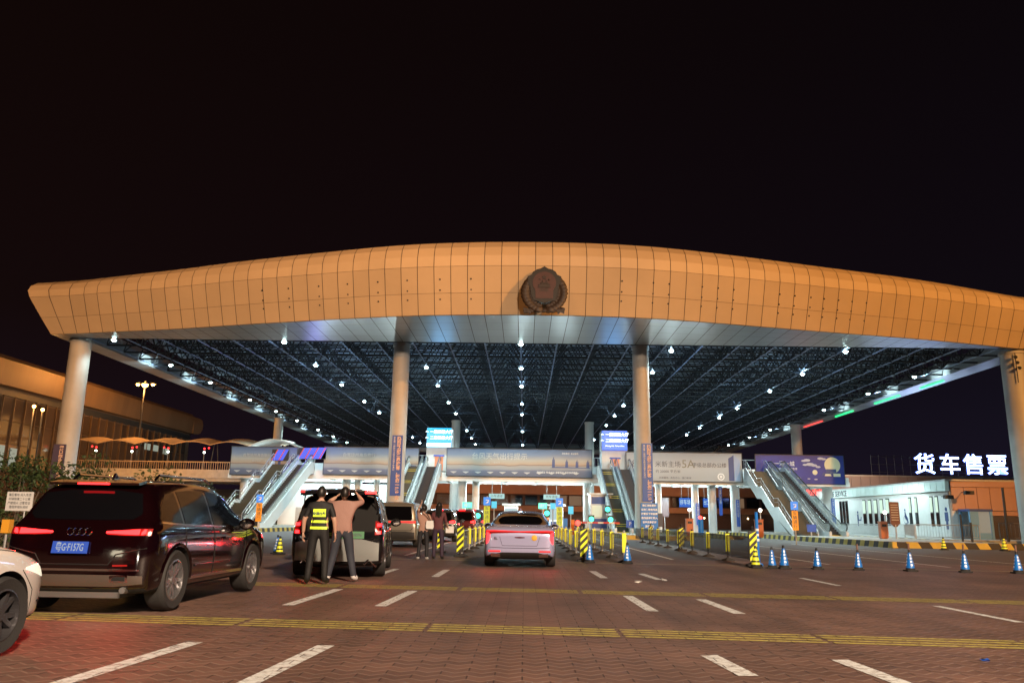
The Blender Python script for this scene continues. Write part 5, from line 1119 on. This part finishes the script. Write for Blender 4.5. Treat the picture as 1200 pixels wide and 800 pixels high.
    for s in (1, -1): b.tube((s * .62, -2.2, .30), (s * .62, -1.6, .28), .04, n=8)
    b.box(-.55, .55, -2.1, -1.7, .2, .27); b.build('exhaust', M_steel, t)
    for s in (1, -1): patch('headlight', bv, 'front', [(s * .55, .82, .88), (s * .78, .82, .9)] if s > 0 else [(-.78, .82, .9), (-.55, .82, .88)], emi('headlight', (1, .95, .85), 6), t, off=.006, nv=2)
    for s in (.6, -.6): lamp('tail_glow', 'SPOT', (s, -2.25, .99), 26, (1, .03, .02), .05, parent=t, cone=160, blend=.9).rotation_euler = (R(-58), 0, 0)
    return t
suv_big()
# ---------------------------------------------------------------- white car, front right corner in frame
def white_car():
    t = thing('parked_car', 'white car with its lit right headlight cut by the left edge', 'car', (-5.43, 5.85, .01), R(-1))
    P = paint('pearl_white_paint', (.62, .60, .58), .3, .0)
    W_ = [(s * .78, y) for s in (1, -1) for y in (-1.35, 1.35)]
    st = [(-2.2, .4, .9, .72, .6, .9), (-2.1, .3, 1.0, .84, .6, 1.0), (-1.7, .22, 1.35, .89, .65, .95), (-1.1, .22, 1.45, .9, .64, .94), (-.2, .22, 1.47, .9, .64, .93), (.3, .22, 1.40, .9, .65, .93), (.8, .22, 1.1, .9, .7, .93), (1.1, .22, .97, .9, .8, .93), (1.5, .22, .90, .895, .8, .9), (1.85, .22, .82, .86, .8, .85), (2.08, .22, .72, .76, .7, .8), (2.22, .25, .60, .58, .5, .7)]
    o, bv = car_body('body', P, st, t, W_, (.33, .375))
    for s in (1, -1):
        for y in (-1.35, 1.35): wheel(t, s * .80, y, .33, .22, s, 10, M_rimd)
    patch('windscreen', bv, 'front', [(-.7, .98, 1.1), (-.58, .98, 1.36), (.58, .98, 1.36), (.7, .98, 1.1)], M_cglass, t); patch('rear_window', bv, 'rear', [(-.65, 1.05, 1.3), (.65, 1.05, 1.3)], M_cglass, t)
    side_glass(bv, t, ('right', 'left'), [(-1.6, .97, 1.15), (-1.2, .96, 1.33), (-.3, .95, 1.36)], [(-.22, .95, 1.36), (.3, .95, 1.3), (.75, .94, 1.02)])
    for v in ('right', 'left'):
        patch('headlight', bv, v, [(1.60, .70, .72), (1.78, .66, .745), (1.96, .62, .735), (2.05, .62, .71)], mat('headlight_lens', (.5, .5, .48), .1, emit=(1, .92, .7), strength=.8), t, off=.006, nv=4)
        seam(bv, v, [(-.26, .95), (-.24, .3), (.85, .3), (.95, .6), (.98, .9)], t); seam(bv, v, [(1.55, .70), (1.75, .52), (1.77, .30)], t, w_=.004); seam(bv, v, [(1.1, .90), (1.5, .86), (1.9, .76)], t, w_=.004)
        patch('fog_slot', bv, v, [(1.9, .40, .41), (2.05, .38, .43)], M_well, t, off=.004, nv=1)
    for s in (1, -1):
        a = (.50, .60, .70), (.66, .61, .73), (.74, .62, .73); a = a if s > 0 else [(-p, q, r_) for p, q, r_ in reversed(a)]
        hl = patch('headlight_lamp', bv, 'front', a, emi('headlight_warm', (1, .88, .62), 9), t, off=.006, nv=3)
    patch('grille', bv, 'front', [(-.45, .38, .52), (.45, .38, .52)], M_black, t, off=.004, nv=2)
    mirror_part(t, .98, .75, .99, P, 1); mirror_part(t, -.98, .75, .99, P, -1)
    lamp('headlight_beam', 'SPOT', (.66, 2.32, .64), 35, (1, .92, .75), .05, parent=t, target=None, cone=70).rotation_euler = (R(82), 0, 0)
white_car()
# ---------------------------------------------------------------- silver lilac sedan ahead
def sedan():
    t = thing('silver_sedan', 'silver lilac sedan with full width red tail light waiting in the middle lane', 'sedan', (-.08, 23.6, .01), R(-.6))
    P = paint('lilac_silver_paint', (.48, .50, .78), .26, .4)
    W_ = [(s * .80, y) for s in (1, -1) for y in (-1.40, 1.50)]
    st = [(-2.38, .42, .78, .72, .6, .8), (-2.36, .34, .90, .82, .6, .9), (-2.30, .26, .98, .89, .65, .95), (-2.18, .22, 1.03, .925, .7, 1.0), (-1.95, .2, 1.06, .935, .74, .99), (-1.55, .2, 1.20, .94, .70, .98), (-1.1, .2, 1.37, .94, .66, .97), (-.5, .2, 1.46, .94, .64, .96), (0, .2, 1.475, .94, .64, .95), (.5, .2, 1.38, .94, .64, .94), (1.0, .2, 1.12, .94, .7, .94), (1.3, .2, 1.0, .935, .8, .94), (1.9, .2, .90, .91, .8, .9), (2.2, .22, .80, .82, .7, .85), (2.35, .3, .68, .65, .5, .8)]
    o, bv = car_body('body', P, st, t, W_, (.345, .385))
    for s in (1, -1):
        for y in (-1.40, 1.50): wheel(t, s * .82, y, .345, .25, s, 10)
    patch('rear_window', bv, 'rear', [(-.70, 1.10, 1.14), (-.58, 1.09, 1.37), (-.3, 1.09, 1.40), (.3, 1.09, 1.40), (.58, 1.09, 1.37), (.70, 1.10, 1.14)], M_cglass, t); patch('windscreen', bv, 'front', [(-.7, 1.02, 1.1), (-.58, 1.02, 1.38), (.58, 1.02, 1.38), (.7, 1.02, 1.1)], M_cglass, t)
    side_glass(bv, t, ('right', 'left'), [(-1.7, 1.02, 1.08), (-1.0, 1.0, 1.30), (-.25, .99, 1.38)], [(-.17, .99, 1.38), (.3, .98, 1.34), (1.0, .97, 1.02)])
    lb = patch('tail_light', bv, 'rear', [(-.88, .80, .93), (-.72, .86, .94), (0, .885, .925), (.72, .86, .94), (.88, .80, .93)], M_reddark, t, off=.006, nv=3)
    patch('light_bar', bv, 'rear', [(-.86, .90, .935), (-.7, .912, .94), (0, .905, .92), (.7, .912, .94), (.86, .90, .935)], M_tails, lb, off=.012, nv=2)
    for mi in (False, True):
        patch('light_blade', bv, 'rear', [(.78, .74, .86), (.82, .64, .89), (.86, .60, .89)], M_tail, t, off=.012, mirror=mi, nv=4)
        patch('reflector', bv, 'rear', [(.50, .40, .44), (.80, .40, .44)], M_tails, t, off=.008, mirror=mi, nv=1)
        patch('exhaust_trim', bv, 'rear', [(.50, .28, .36), (.74, .28, .37)], M_chrome, t, off=.012, mirror=mi, nv=2)
        mirror_part(t, -.99 if mi else .99, .72, 1.03, P, -1 if mi else 1)
    patch('diffuser', bv, 'rear', [(-.80, .26, .33), (-.45, .25, .39), (.45, .25, .39), (.80, .26, .33)], M_black, t, off=.006, nv=3)
    patch('plate_recess', bv, 'rear', [(-.52, .60, .76), (-.45, .56, .80), (.45, .56, .80), (.52, .60, .76)], P, t, off=.004, nv=2); seam(bv, 'rear', [(-.52, .78), (-.45, .56), (.45, .56), (.52, .78)], t, w_=.006)
    patch('badge', bv, 'rear', [(-.13, .755, .775), (0, .745, .785), (.13, .755, .775)], mat('badge_dark', (.12, .03, .04), .3, .6), t, off=.012, nv=2)
    h = bv.ray_cast(Vector((.38, -9, .76)), Vector((0, 1, 0)))[0]; b = MB(); b.ball((.38, h.y - .008, .76), .075, 14, sc3=(1, .15, 1)); b.build('round_sticker', mat('sticker_amber', (.75, .42, .04), .5), t, smooth=True)
    text('trim_lettering', 'EL', .09, M_chrome, t, (-.62, h.y - .02, .74), ext=.003)
    seam(bv, 'rear', [(-.86, .52), (-.4, .50), (.4, .50), (.86, .52)], t, w_=.006)
    b = MB(); b.prism([(-.9, 1.44), (-.72, 1.46), (-.86, 1.52)], 'x', -.012, .012); b.build('aerial', P, t)
    for s in (.7, -.7): lamp('tail_glow', 'SPOT', (s, -2.42, .8), 14, (1, .03, .04), .05, parent=t, cone=160, blend=.9).rotation_euler = (R(-58), 0, 0)
sedan()
# ---------------------------------------------------------------- boxy SUVs / MPV
def box_suv(name, label, cat, loc, rz, P, L=4.7, Wd=.95, Hh=1.78, open_=False, lights='block', wr=.37, slope=.25, glow=True):
    t = thing(name, label, cat, loc, rz); h = L / 2; ax = (-h + .88, h - .92)
    W_ = [(s * (Wd - .14), y) for s in (1, -1) for y in ax]
    st = [(-h, .45, .80, Wd * .82, .6, .9), (-h + .02, .36, 1.0, Wd * .92, .7, .95), (-h + .08, .28, 1.2, Wd * .97, .76, 1.02), (-h + .08 + slope * .5, .24, Hh - .16, Wd * .985, Wd * .80, 1.04), (-h + .12 + slope, .24, Hh - .04, Wd, Wd * .79, 1.05), (-h + .9, .24, Hh, Wd, Wd * .79, 1.05), (0, .24, Hh, Wd, Wd * .78, 1.03), (h * .22, .24, Hh - .03, Wd, Wd * .78, 1.02), (h * .40, .24, Hh - .28, Wd, Wd * .80, 1.0), (h * .56, .24, 1.14, Wd, Wd * .85, 1.0), (h * .8, .24, 1.04, Wd * .98, .8, .99), (h * .94, .26, .94, Wd * .9, .7, .9), (h, .4, .76, Wd * .75, .6, .8)]
    o, bv = car_body('body', P, st, t, W_, (wr, wr + .045))
    for s in (1, -1):
        for y in ax: wheel(t, s * (Wd - .13), y, wr, .25, s, 10, M_rimd if open_ else M_rim)
    patch('windscreen', bv, 'front', [(-.75, 1.12, 1.25), (-.62, 1.1, Hh - .12), (.62, 1.1, Hh - .12), (.75, 1.12, 1.25)], M_cglass, t)
    side_glass(bv, t, ('right', 'left'), [(-h + .35, 1.12, Hh - .30), (-h + .95, 1.10, Hh - .17), (-h + 1.2, 1.10, Hh - .17)], [(-h + 1.28, 1.10, Hh - .17), (-.1, 1.08, Hh - .16)], [(-.02, 1.08, Hh - .16), (h * .22, 1.07, Hh - .19), (h * .52, 1.05, 1.12)])
    for v in ('right', 'left'):
        seam(bv, v, [(-h + 1.24, 1.05), (-h + 1.3, .4), (h * .42, .4), (h * .5, 1.0)], t); seam(bv, v, [(-.06, 1.05), (-.05, .4)], t)
        for y in (-.35, .85): patch('door_handle', bv, v, [(y - .2, .88, .91), (y, .885, .915)], M_black if open_ else M_chrome, t, off=.03, nv=1, depth=.025)
    W9 = Wd * .83
    if open_:
        patch('dark_bay_patch', bv, 'rear', [(-W9, .98, Hh - .22), (-W9 + .12, .92, Hh - .12), (W9 - .12, .92, Hh - .12), (W9, .98, Hh - .22)], M_well, t, off=.006)  # black sheet on the closed tail stands for the shaded open bay
        a = Matrix.Translation((0, -h + .25, Hh - .02)) @ Matrix.Rotation(R(-12), 4, 'X') @ Matrix.Scale(.62, 4, Vector((0, 1, 0)))
        tg = bpy.data.objects.new('tailgate', None); COL.objects.link(tg); tg.parent = t; tg.matrix_local = a
        b = MB(); n = 10
        for i in range(n):
            for j in range(8):
                def q(i, j, dz): u = -1 + 2 * i / n; v = j / 8; return (u * W9 * (1 - .06 * v), -1.02 * v, dz + .06 * (1 - u * u) - .14 * v * v)
                b.quad(q(i, j, 0), q(i + 1, j, 0), q(i + 1, j + 1, 0), q(i, j + 1, 0)); b.quad(q(i, j, -.07), q(i + 1, j, -.07), q(i + 1, j + 1, -.07), q(i, j + 1, -.07))
        for i in range(n): b.quad(q(i, 8, 0), q(i + 1, 8, 0), q(i + 1, 8, -.07), q(i, 8, -.07))
        b.build('panel', P, tg, smooth=True)
        b = MB(); b.box(-W9 * .7, W9 * .7, -.85, -.2, -.10, -.06); b.build('window', M_cglass, tg)
        for s in (1, -1):
            b = MB(); x0, x1 = sorted((s * W9 * (.68 if s > 0 else .84), s * W9 * .95)); b.box(x0, x1, -1.05, -1.0, -.155, -.105); b.build('tail_light', M_tail if s > 0 else M_tails, tg)
            b = MB(); b.tube((s * (W9 - .04), .0, -.35), (s * (W9 - .1), -.55, -.08), .014, n=6); b.build('gas_strut', M_black, tg)
        for s in (1, -1): b = MB(); b.ball((s * .27, -.7, -.10), .035, 8); b.build('cargo_lamp', emi('cargo_lamp', (1, .95, .7), 12), tg)
    else:
        patch('rear_window', bv, 'rear', [(-W9 * .9, 1.16, 1.22), (-W9 * .82, 1.12, Hh - .22), (W9 * .82, 1.12, Hh - .22), (W9 * .9, 1.16, 1.22)], M_cglass, t)
    if lights == 'block':
        for mi in (False, True):
            patch('tail_light', bv, 'rear', [(Wd * .78, .86, 1.14), (Wd * .92, .88, 1.12)], M_reddark, t, off=.008, mirror=mi, nv=4)
            for z in (.90, 1.05): patch('light_ring', bv, 'rear', [(Wd * .82, z - .02, z + .04), (Wd * .90, z - .02, z + .04)], M_tail, t, off=.016, mirror=mi, nv=2)
    elif lights == 'bar':
        patch('tail_light', bv, 'rear', [(-Wd * .5, 1.02, 1.08), (Wd * .5, 1.02, 1.08), (Wd * .90, 1.0, 1.10)], M_tails, t, off=.010, nv=2)
    elif lights == 'side':
        for mi in (False, True): patch('tail_light', bv, 'rear', [(Wd * .62, 1.0, 1.08), (Wd * .93, .96, 1.14)], M_tail, t, off=.010, mirror=mi, nv=3)
        b = MB(); b.box(-.2, .2, -h + .12 + slope * .5, -h + .2 + slope * .5, Hh - .09, Hh - .06); b.build('brake_light', M_tail, t)
    for mi in (False, True):
        patch('reflector', bv, 'rear', [(Wd * .55, .50, .54), (Wd * .8, .50, .54)], M_amber if (open_ and not mi) else M_tails, t, off=.010, mirror=mi, nv=1); s = -1 if mi else 1; mirror_part(t, s * (Wd + .1), h * .36, 1.1, M_black if open_ else P, s)
    patch('bumper', bv, 'rear', [(-Wd * .88, .36, .70 if open_ else .62), (-Wd * .5, .34, .78 if open_ else .66), (Wd * .5, .34, .78 if open_ else .66), (Wd * .88, .36, .70 if open_ else .62)], mat('pale_bumper', (.30, .33, .33), .25, .4) if open_ else M_black, t, off=.012, nv=3)
    seam(bv, 'rear', [(-Wd * .8, .80), (-Wd * .7, .70), (Wd * .7, .70), (Wd * .8, .80)], t)
    if glow:
        for s in (.75, -.75): lamp('tail_glow', 'SPOT', (s, -h - .05, 1.0), 12, (1, .02, .02), .05, parent=t, cone=160, blend=.9).rotation_euler = (R(-58), 0, 0)
    return t, bv
PK = paint('black_paint', (.006, .006, .008), .18, .3)
t, bv = box_suv('open_suv', 'black SUV with its tailgate raised over two people', 'SUV', (-4.08, 18.95, .01), R(7), PK, Hh=1.72, open_=True)
h_ = bv.ray_cast(Vector((.35, -9, .84)), Vector((0, 1, 0)))[0]
pl = plate(t, h_.y - .03, .30, .86, '粤G·D8096', emi('plate_green', (.30, .75, .25), .35), M_inkd, wd=.46, sc_=.10)
b = MB(); b.path([(.55, -2.36, .28), (.66, -2.3, .40), (.72, -2.3, .30), (.80, -2.35, .24)], .022, 8); b.path([(-.55, -2.36, .28), (-.66, -2.3, .40), (-.72, -2.3, .3)], .022, 8); b.build('tow_frame', M_chrome, t)
PO = paint('olive_grey_paint', (.13, .12, .085), .3, .6); PG = paint('champagne_paint', (.30, .29, .25), .3, .6); PR = paint('maroon_paint', (.10, .012, .012), .25, .4); PB2 = paint('graphite_paint', (.05, .05, .06), .25, .5)
box_suv('waiting_car', 'olive grey car mostly hidden beyond the black open tailgate car', 'car', (-5.38, 24.7, .01), 0, PO, L=4.5, Wd=.90, Hh=1.52, lights='side', wr=.34, slope=.5, glow=False)
box_suv('waiting_van', 'champagne people carrier with a thin red tail light bar in the left queue', 'van', (-5.5, 37.1, .01), 0, PG, L=5.0, Wd=.96, Hh=1.92, lights='bar')
box_suv('queued_suv', 'graphite SUV with red tail lights in the left queue behind the two women', 'SUV', (-4.65, 46.6, .01), 0, PB2, Hh=1.75, lights='side')
box_suv('queued_suv', 'maroon SUV farther up the left queue, left of the barrier row', 'SUV', (-4.05, 55.0, .01), 0, PR, Hh=1.85, lights='side')
box_suv('queued_suv', 'farthest dark SUV of the left queue, close to the toll booth', 'SUV', (-4.0, 66, .01), 0, PB2, Hh=2.0, lights='side')

# ================================================================== PEOPLE
SKIN = mat('skin', (.48, .29, .21), .5); SHOEW = mat('white_shoes', (.75, .75, .75), .5); SHOEB = mat('black_shoes', (.015, .015, .015), .4); HAIR = mat('black_hair', (.012, .010, .009), .45)
def person(label, loc, rz, H_, J, R_, cloth, zones, hair, parts=None):
    """J joints, R_ radii; bones tagged; zones(point, tag) -> material index"""
    t = thing('person', label, 'person', loc, rz); s = H_ / 1.75
    bones = [('pel', 'spine', 'torso'), ('spine', 'chest', 'torso'), ('chest', 'neck', 'torso'), ('neck', 'head0', 'neck'),
             ('chest', 'shL', 'torso'), ('shL', 'elL', 'uarm'), ('elL', 'wrL', 'farm'), ('chest', 'shR', 'torso'), ('shR', 'elR', 'uarm'), ('elR', 'wrR', 'farm'),
             ('pel', 'hipL', 'hip'), ('hipL', 'knL', 'leg'), ('knL', 'anL', 'shin'), ('anL', 'toL', 'shoe'), ('pel', 'hipR', 'hip'), ('hipR', 'knR', 'leg'), ('knR', 'anR', 'shin'), ('anR', 'toR', 'shoe')]
    names = [n for n in J if n[0] != '_' and n != 'head']; idx = {n: i for i, n in enumerate(names)}
    me = bpy.data.meshes.new('body'); me.from_pydata([Vector(J[n]) * s for n in names], [(idx[a], idx[b_]) for a, b_, _ in bones], [])
    ob = bpy.data.objects.new('body', me); COL.objects.link(ob); md = ob.modifiers.new('k', 'SKIN'); md.use_smooth_shade = True
    sv = me.skin_vertices[0].data
    for n in names: r_ = R_[n]; r_ = r_ if isinstance(r_, tuple) else (r_, r_); sv[idx[n]].radius = (r_[0] * s, r_[1] * s)
    sv[idx['pel']].use_root = True
    m2 = ob.modifiers.new('u', 'SUBSURF'); m2.levels = m2.render_levels = 2; bake(ob)
    bm = bmesh.new(); bm.from_mesh(ob.data)
    # head
    hd = Vector(J['head']) * s; tilt = J.get('_tilt', 0)
    Mh = Matrix.Translation(hd) @ Matrix.Rotation(J.get('_turn', 0), 4, 'Z')
    r0 = bmesh.ops.create_uvsphere(bm, u_segments=20, v_segments=14, radius=1.0)['verts']; nh = set(r0)
    for v in r0:
        x, y, z = v.co; x *= .074; y *= .095; z *= .118
        if z < 0: x *= 1 - .25 * (-z / .118); y = y * (1 - .12 * (-z / .118)) + .012 * (-z / .118)
        if y > .05 and abs(x) < .014 and -.03 < z < .012: y += .022
        v.co = Mh @ (Vector((x, y, z)) * s)
    for sx_ in (-1, 1):
        e = bmesh.ops.create_uvsphere(bm, u_segments=8, v_segments=6, radius=1.0)['verts']
        for v in e: v.co = Mh @ (Vector((sx_ * .076 + v.co.x * .012, v.co.y * .02 - .005, v.co.z * .032 - .005)) * s)
        nh |= set(e)
    # hands: palm, four unequal bent fingers and a thumb
    hands = set()
    for S, sg in (('L', -1), ('R', 1)):
        w_, el = Vector(J['wr' + S]), Vector(J['el' + S]); d = (w_ - el).normalized(); side = Vector((0, 1, 0)) if abs(d.y) < .8 else Vector((0, 0, 1)); side = (side - d * side.dot(d)).normalized(); nrm = d.cross(side).normalized() * sg
        def tube(p0, p1, ra, rb, fl=1.0):
            dd = (p1 - p0).normalized(); a = (side - dd * side.dot(dd)).normalized(); c = dd.cross(a); vs_ = []
            for p, r_ in ((p0, ra), ((p0 + p1) / 2, (ra + rb) / 2 * 1.05), (p1, rb)): vs_.append([bm.verts.new((p + a * math.cos(k * math.pi / 3) * r_ + c * math.sin(k * math.pi / 3) * r_ * fl) * s) for k in range(6)])
            for u, v in zip(vs_, vs_[1:]):
                for k in range(6): bm.faces.new((u[k], u[(k + 1) % 6], v[(k + 1) % 6], v[k]))
            bm.faces.new(list(reversed(vs_[0]))); bm.faces.new(vs_[-1])
            for q in vs_: hands.update(q)
        tube(w_ - d * .02, w_ + d * .095, .032, .042, .45)
        for k, L in enumerate((.070, .082, .078, .060)):
            b0 = w_ + d * .088 + side * (.030 - k * .020); k1 = b0 + d * L * .55 - nrm * .008; k2 = k1 + d * L * .4 - nrm * .028; tube(b0, k1, .0095, .0088); tube(k1, k2, .0088, .007)
        b0 = w_ + d * .025 + side * .034; k1 = b0 + d * .035 + side * .022 - nrm * .01; tube(b0, k1, .012, .0105); tube(k1, k1 + d * .035 - nrm * .012, .0105, .008)
    bmesh.ops.recalc_face_normals(bm, faces=bm.faces)
    bm.faces.ensure_lookup_table(); bb = [(Vector(J[a]) * s, Vector(J[c]) * s, g) for a, c, g in bones]
    for f in bm.faces:
        c = f.calc_center_median(); f.smooth = True
        if f.verts[0] in nh or f.verts[0] in hands: f.material_index = 0; continue
        best = min(bb, key=lambda q: (c - (q[0] + (q[1] - q[0]) * max(0, min(1, (c - q[0]).dot(q[1] - q[0]) / (q[1] - q[0]).length_squared)))).length)
        f.material_index = 3 if (c.z / s) < .10 else zones(c / s, best[2])
    ob.data.materials.clear()
    for m in [SKIN] + cloth: ob.data.materials.append(m)
    bm.to_mesh(ob.data); bm.free()
    ob.parent = t
    # face features
    b = MB()
    for sx_ in (-1, 1): b.ball(tuple(Mh @ (Vector((sx_ * .030, .082, .012)) * s)), .012 * s, 8)
    b.build('eyes', M_black, t)
    b = MB(); p0, p1 = Mh @ (Vector((-.022, .088, -.05)) * s), Mh @ (Vector((.022, .088, -.05)) * s); b.tube(p0, p1, .006 * s, n=6); b.build('mouth', mat('lips', (.35, .12, .10), .5), t)
    b = MB(); rnd = random.Random(5)
    hb = MB(); hb.ball((0, 0, 0), 1, 20); 
    for v, q in enumerate(hb.v):
        x, y, z = q; k = hair.get('vol', 1.06); X = Vector((x * .083 * k, y * .104 * k - .008, z * .124 * k + .008))
        if y > .25 and z < .55: X.y = min(X.y, .055)
        if z < -.25 and not hair.get('long'): X.z = max(X.z, -.06); X.x *= .93
        hb.v[v] = tuple(Mh @ (X * s))
    hb.build('hair', HAIR, t, smooth=True)
    if hair.get('long'):
        b = MB(); L = hair['long']; n = 8
        for k in range(n):
            a = math.pi * (k / (n - 1)) ; x = .078 * math.cos(a); y = -.045 - .055 * math.sin(a)
            b.path([tuple(Mh @ (Vector((x, y, z)) * s)) for z, in ((.03,), (-.12,))] + [tuple(Mh @ (Vector((x * 1.15, y - .012, -L + .03 * (k % 3))) * s))], .03 * s, 6)
        b.build('long_hair', HAIR, t, smooth=True)
    if hair.get('bun'): b = MB(); b.ball(tuple(Mh @ (Vector((.0, -.12, .03)) * s)), .05 * s, 10); b.build('hair_bun', HAIR, t, smooth=True)
    return t, s
def JJ(**k):
    J = dict(pel=(0, 0, .96), spine=(0, -.005, 1.12), chest=(0, -.01, 1.32), neck=(0, -.005, 1.48), head0=(0, .012, 1.56), head=(0, .018, 1.635),
             shL=(-.185, -.01, 1.40), elL=(-.25, -.03, 1.13), wrL=(-.26, .03, .89), shR=(.185, -.01, 1.40), elR=(.25, -.03, 1.13), wrR=(.26, .03, .89),
             hipL=(-.10, 0, .90), knL=(-.12, .02, .50), anL=(-.13, -.02, .085), toL=(-.145, .15, .045), hipR=(.10, 0, .90), knR=(.12, .02, .50), anR=(.13, -.02, .085), toR=(.145, .15, .045)); J.update(k); return J
def RR(**k):
    r_ = dict(pel=(.165, .115), spine=(.15, .10), chest=(.17, .115), neck=.058, head0=.055, head=.01, shL=.068, elL=.045, wrL=.030, shR=.068, elR=.045, wrR=.030,
              hipL=.100, knL=.072, anL=.056, toL=.050, hipR=.100, knR=.072, anR=.056, toR=.050); r_.update(k); return r_
class _Fix(dict): pass
def P4(label, px, py, H_, rz, J, R_, cloth, zones, hair):
    d = CAMROT.to_3x3() @ Vector(((px - 600) / 930, (400 - py) / 930, -1)); t_ = (0.01 - 1.22) / d.z; p = CAMPOS + d * t_
    J.pop('head_', None); Jb = {k: v for k, v in J.items() if not k.startswith('_')}; Jb2 = dict(Jb); 
    return person(label, (p.x, p.y, .012), rz, H_, J, R_, cloth, zones, hair)
BLK = mat('black_uniform', (.006, .006, .007), .7, bump=.3, vscale=12); HIV = emi('hi_vis_yellow', (.75, .95, .05), .55); HIV.node_tree.nodes['Principled BSDF'].inputs['Base Color'].default_value = (.6, .75, .04, 1)  # hi-vis fabric given emission in place of reflected light
def z_off(c, g):
    if g in ('torso', 'hip') and c.z > .92:
        return 1
    if g == 'uarm': return 1 if c.z > 1.20 else 0
    return {'farm': 0, 'neck': 0, 'shoe': 3}.get(g, 1)
t, s = P4('person in black uniform with a yellow hi-vis panel, seen from behind', 370, 684, 1.76, R(4), JJ(elL=(-.285, -.03, 1.14), wrL=(-.30, .04, .90), elR=(.275, -.03, 1.14), wrR=(.29, .04, .90), anL=(-.16, -.02, .085), toL=(-.20, .14, .045), knL=(-.135, .02, .5), anR=(.15, -.02, .085), toR=(.20, .14, .045), knR=(.13, .02, .5), _turn=R(-8)), RR(shL=.075, shR=.075, knL=.075, knR=.075, anL=.06, anR=.06, pel=(.175, .12), hipL=.105, hipR=.105), [BLK, HIV, SHOEB], z_off, {'vol': 1.05})
bd = [c for c in COL.objects if c.parent == t and c.name.startswith('body')][0]
_bm = bmesh.new(); _bm.from_mesh(bd.data); bvp = BVHTree.FromBMesh(_bm); _bm.free()
for nm, z0, z1, w0 in (('hi_vis_panel', 1.21, 1.35, .115), ('reflective_band', 1.10, 1.145, .138), ('reflective_band', .985, 1.03, .150)):
    vp = patch(nm, bvp, 'rear', [(-w0, z0, z1), (w0, z0, z1)], HIV, t, off=.012, nv=2)
    if nm == 'hi_vis_panel': hz = bvp.ray_cast(Vector((0, -9, 1.26)), Vector((0, 1, 0)))[0]; text('lettering', '交通执勤', .060, M_inkd, vp, (0, hz.y - .030, 1.265), ext=.001, bold=.002)
    else: patch('reflective_band', bvp, 'front', [(-w0, z0, z1), (w0, z0, z1)], HIV, t, off=.012, nv=2)
TAN = mat('brown_shirt', (.30, .17, .14), .7, bump=.3, vscale=9); JEAN = mat('dark_jeans', (.026, .031, .046), .75, bump=.3, vscale=14)
zs = lambda c, g: 1 if (g in ('torso', 'uarm') or (g == 'hip' and c.z > .93)) else {'farm': 0, 'neck': 0, 'shoe': 3}.get(g, 2)
def z_man(c, g):
    if g == 'uarm': return 1
    return 1 if g == 'torso' else (1 if g == 'hip' and c.z > .92 else {'farm': 0, 'neck': 0, 'shoe': 3}.get(g, 2))
P4('person in brown shirt and dark jeans reaching up under the raised tailgate', 398, 681, 1.78, R(6), JJ(shL=(-.19, .0, 1.42), elL=(-.32, .16, 1.46), wrL=(-.20, .34, 1.58), shR=(.19, .0, 1.42), elR=(.34, .14, 1.48), wrR=(.22, .32, 1.62), knL=(-.15, .03, .5), anL=(-.23, -.03, .085), toL=(-.29, .11, .045), knR=(.16, .06, .5), anR=(.25, .02, .085), toR=(.28, .19, .045), _turn=R(5)), RR(chest=(.185, .12), spine=(.165, .11), shL=.078, shR=.078, elL=.055, elR=.055, toL=.062, toR=.062, anL=.062, anR=.062, knL=.082, knR=.082, hipL=.11, hipR=.11), [TAN, JEAN, SHOEW], z_man, {'vol': 1.06})
BEI = mat('beige_blouse', (.36, .21, .16), .7, bump=.3, vscale=9); BLT = mat('black_trousers', (.012, .012, .015), .7)
t, s = P4('person in beige top with white shoulder bag, one arm raised to a car', 495, 656, 1.60, R(0), JJ(shL=(-.17, .0, 1.40), elL=(-.22, .14, 1.56), wrL=(-.15, .28, 1.78), shR=(.17, .0, 1.40), elR=(.24, -.02, 1.16), wrR=(.22, .14, 1.0), anL=(-.15, -.02, .085), toL=(-.19, .13, .045), _turn=R(-20)), RR(chest=(.16, .11), spine=(.145, .10), knL=.07, knR=.07, anL=.058, anR=.058, toL=.052, toR=.052), [BEI, BLT, SHOEW], z_man, {'vol': 1.12, 'bun': 1})
tb2 = thing('shoulder_bag', 'white bag on a dark strap carried by the person in the beige top', 'bag', (t.location.x + .20, t.location.y - .14, .92), 0, 'white bags carried by the two women')
b = MB(); b.prism([(-.10, 0), (.10, 0), (.12, .06), (.10, .24), (-.10, .24), (-.12, .06)], 'y', -.04, .04); b.build('pouch', M_white, tb2); b = MB(); b.path([(.02, .0, .24), (-.08, -.06, .42), (-.26, -.06, .58), (-.36, .02, .62)], .014, 6); b.build('strap', M_black, tb2)
MAR = mat('maroon_top', (.10, .028, .032), .75, bump=.3, vscale=9); PUR = mat('plum_trousers', (.035, .020, .040), .7)
t, s = P4('person with long black hair in maroon top, second from the barriers', 512.5, 655.5, 1.68, R(-3), JJ(elL=(-.24, .0, 1.14), wrL=(-.20, .14, .98), elR=(.24, .0, 1.14), wrR=(.27, .16, 1.02), anL=(-.12, -.02, .085), anR=(.14, -.02, .085)), RR(chest=(.16, .11), spine=(.14, .10), toL=.05, toR=.05), [MAR, PUR, SHOEB], zs, {'vol': 1.14, 'long': .34})
tb3 = thing('hand_bag', 'white square bag held by the long haired person', 'bag', (t.location.x + .33, t.location.y + .22, .80), 0, 'white bags carried by the two women')
b = MB(); b.prism([(-.12, 0), (.12, 0), (.13, .2), (-.13, .2)], 'y', -.04, .04); b.build('pouch', M_white, tb3); b = MB(); b.path([(-.08, 0, .2), (-.05, 0, .27), (.05, 0, .27), (.08, 0, .2)], .01, 6); b.build('handle', M_white, tb3)
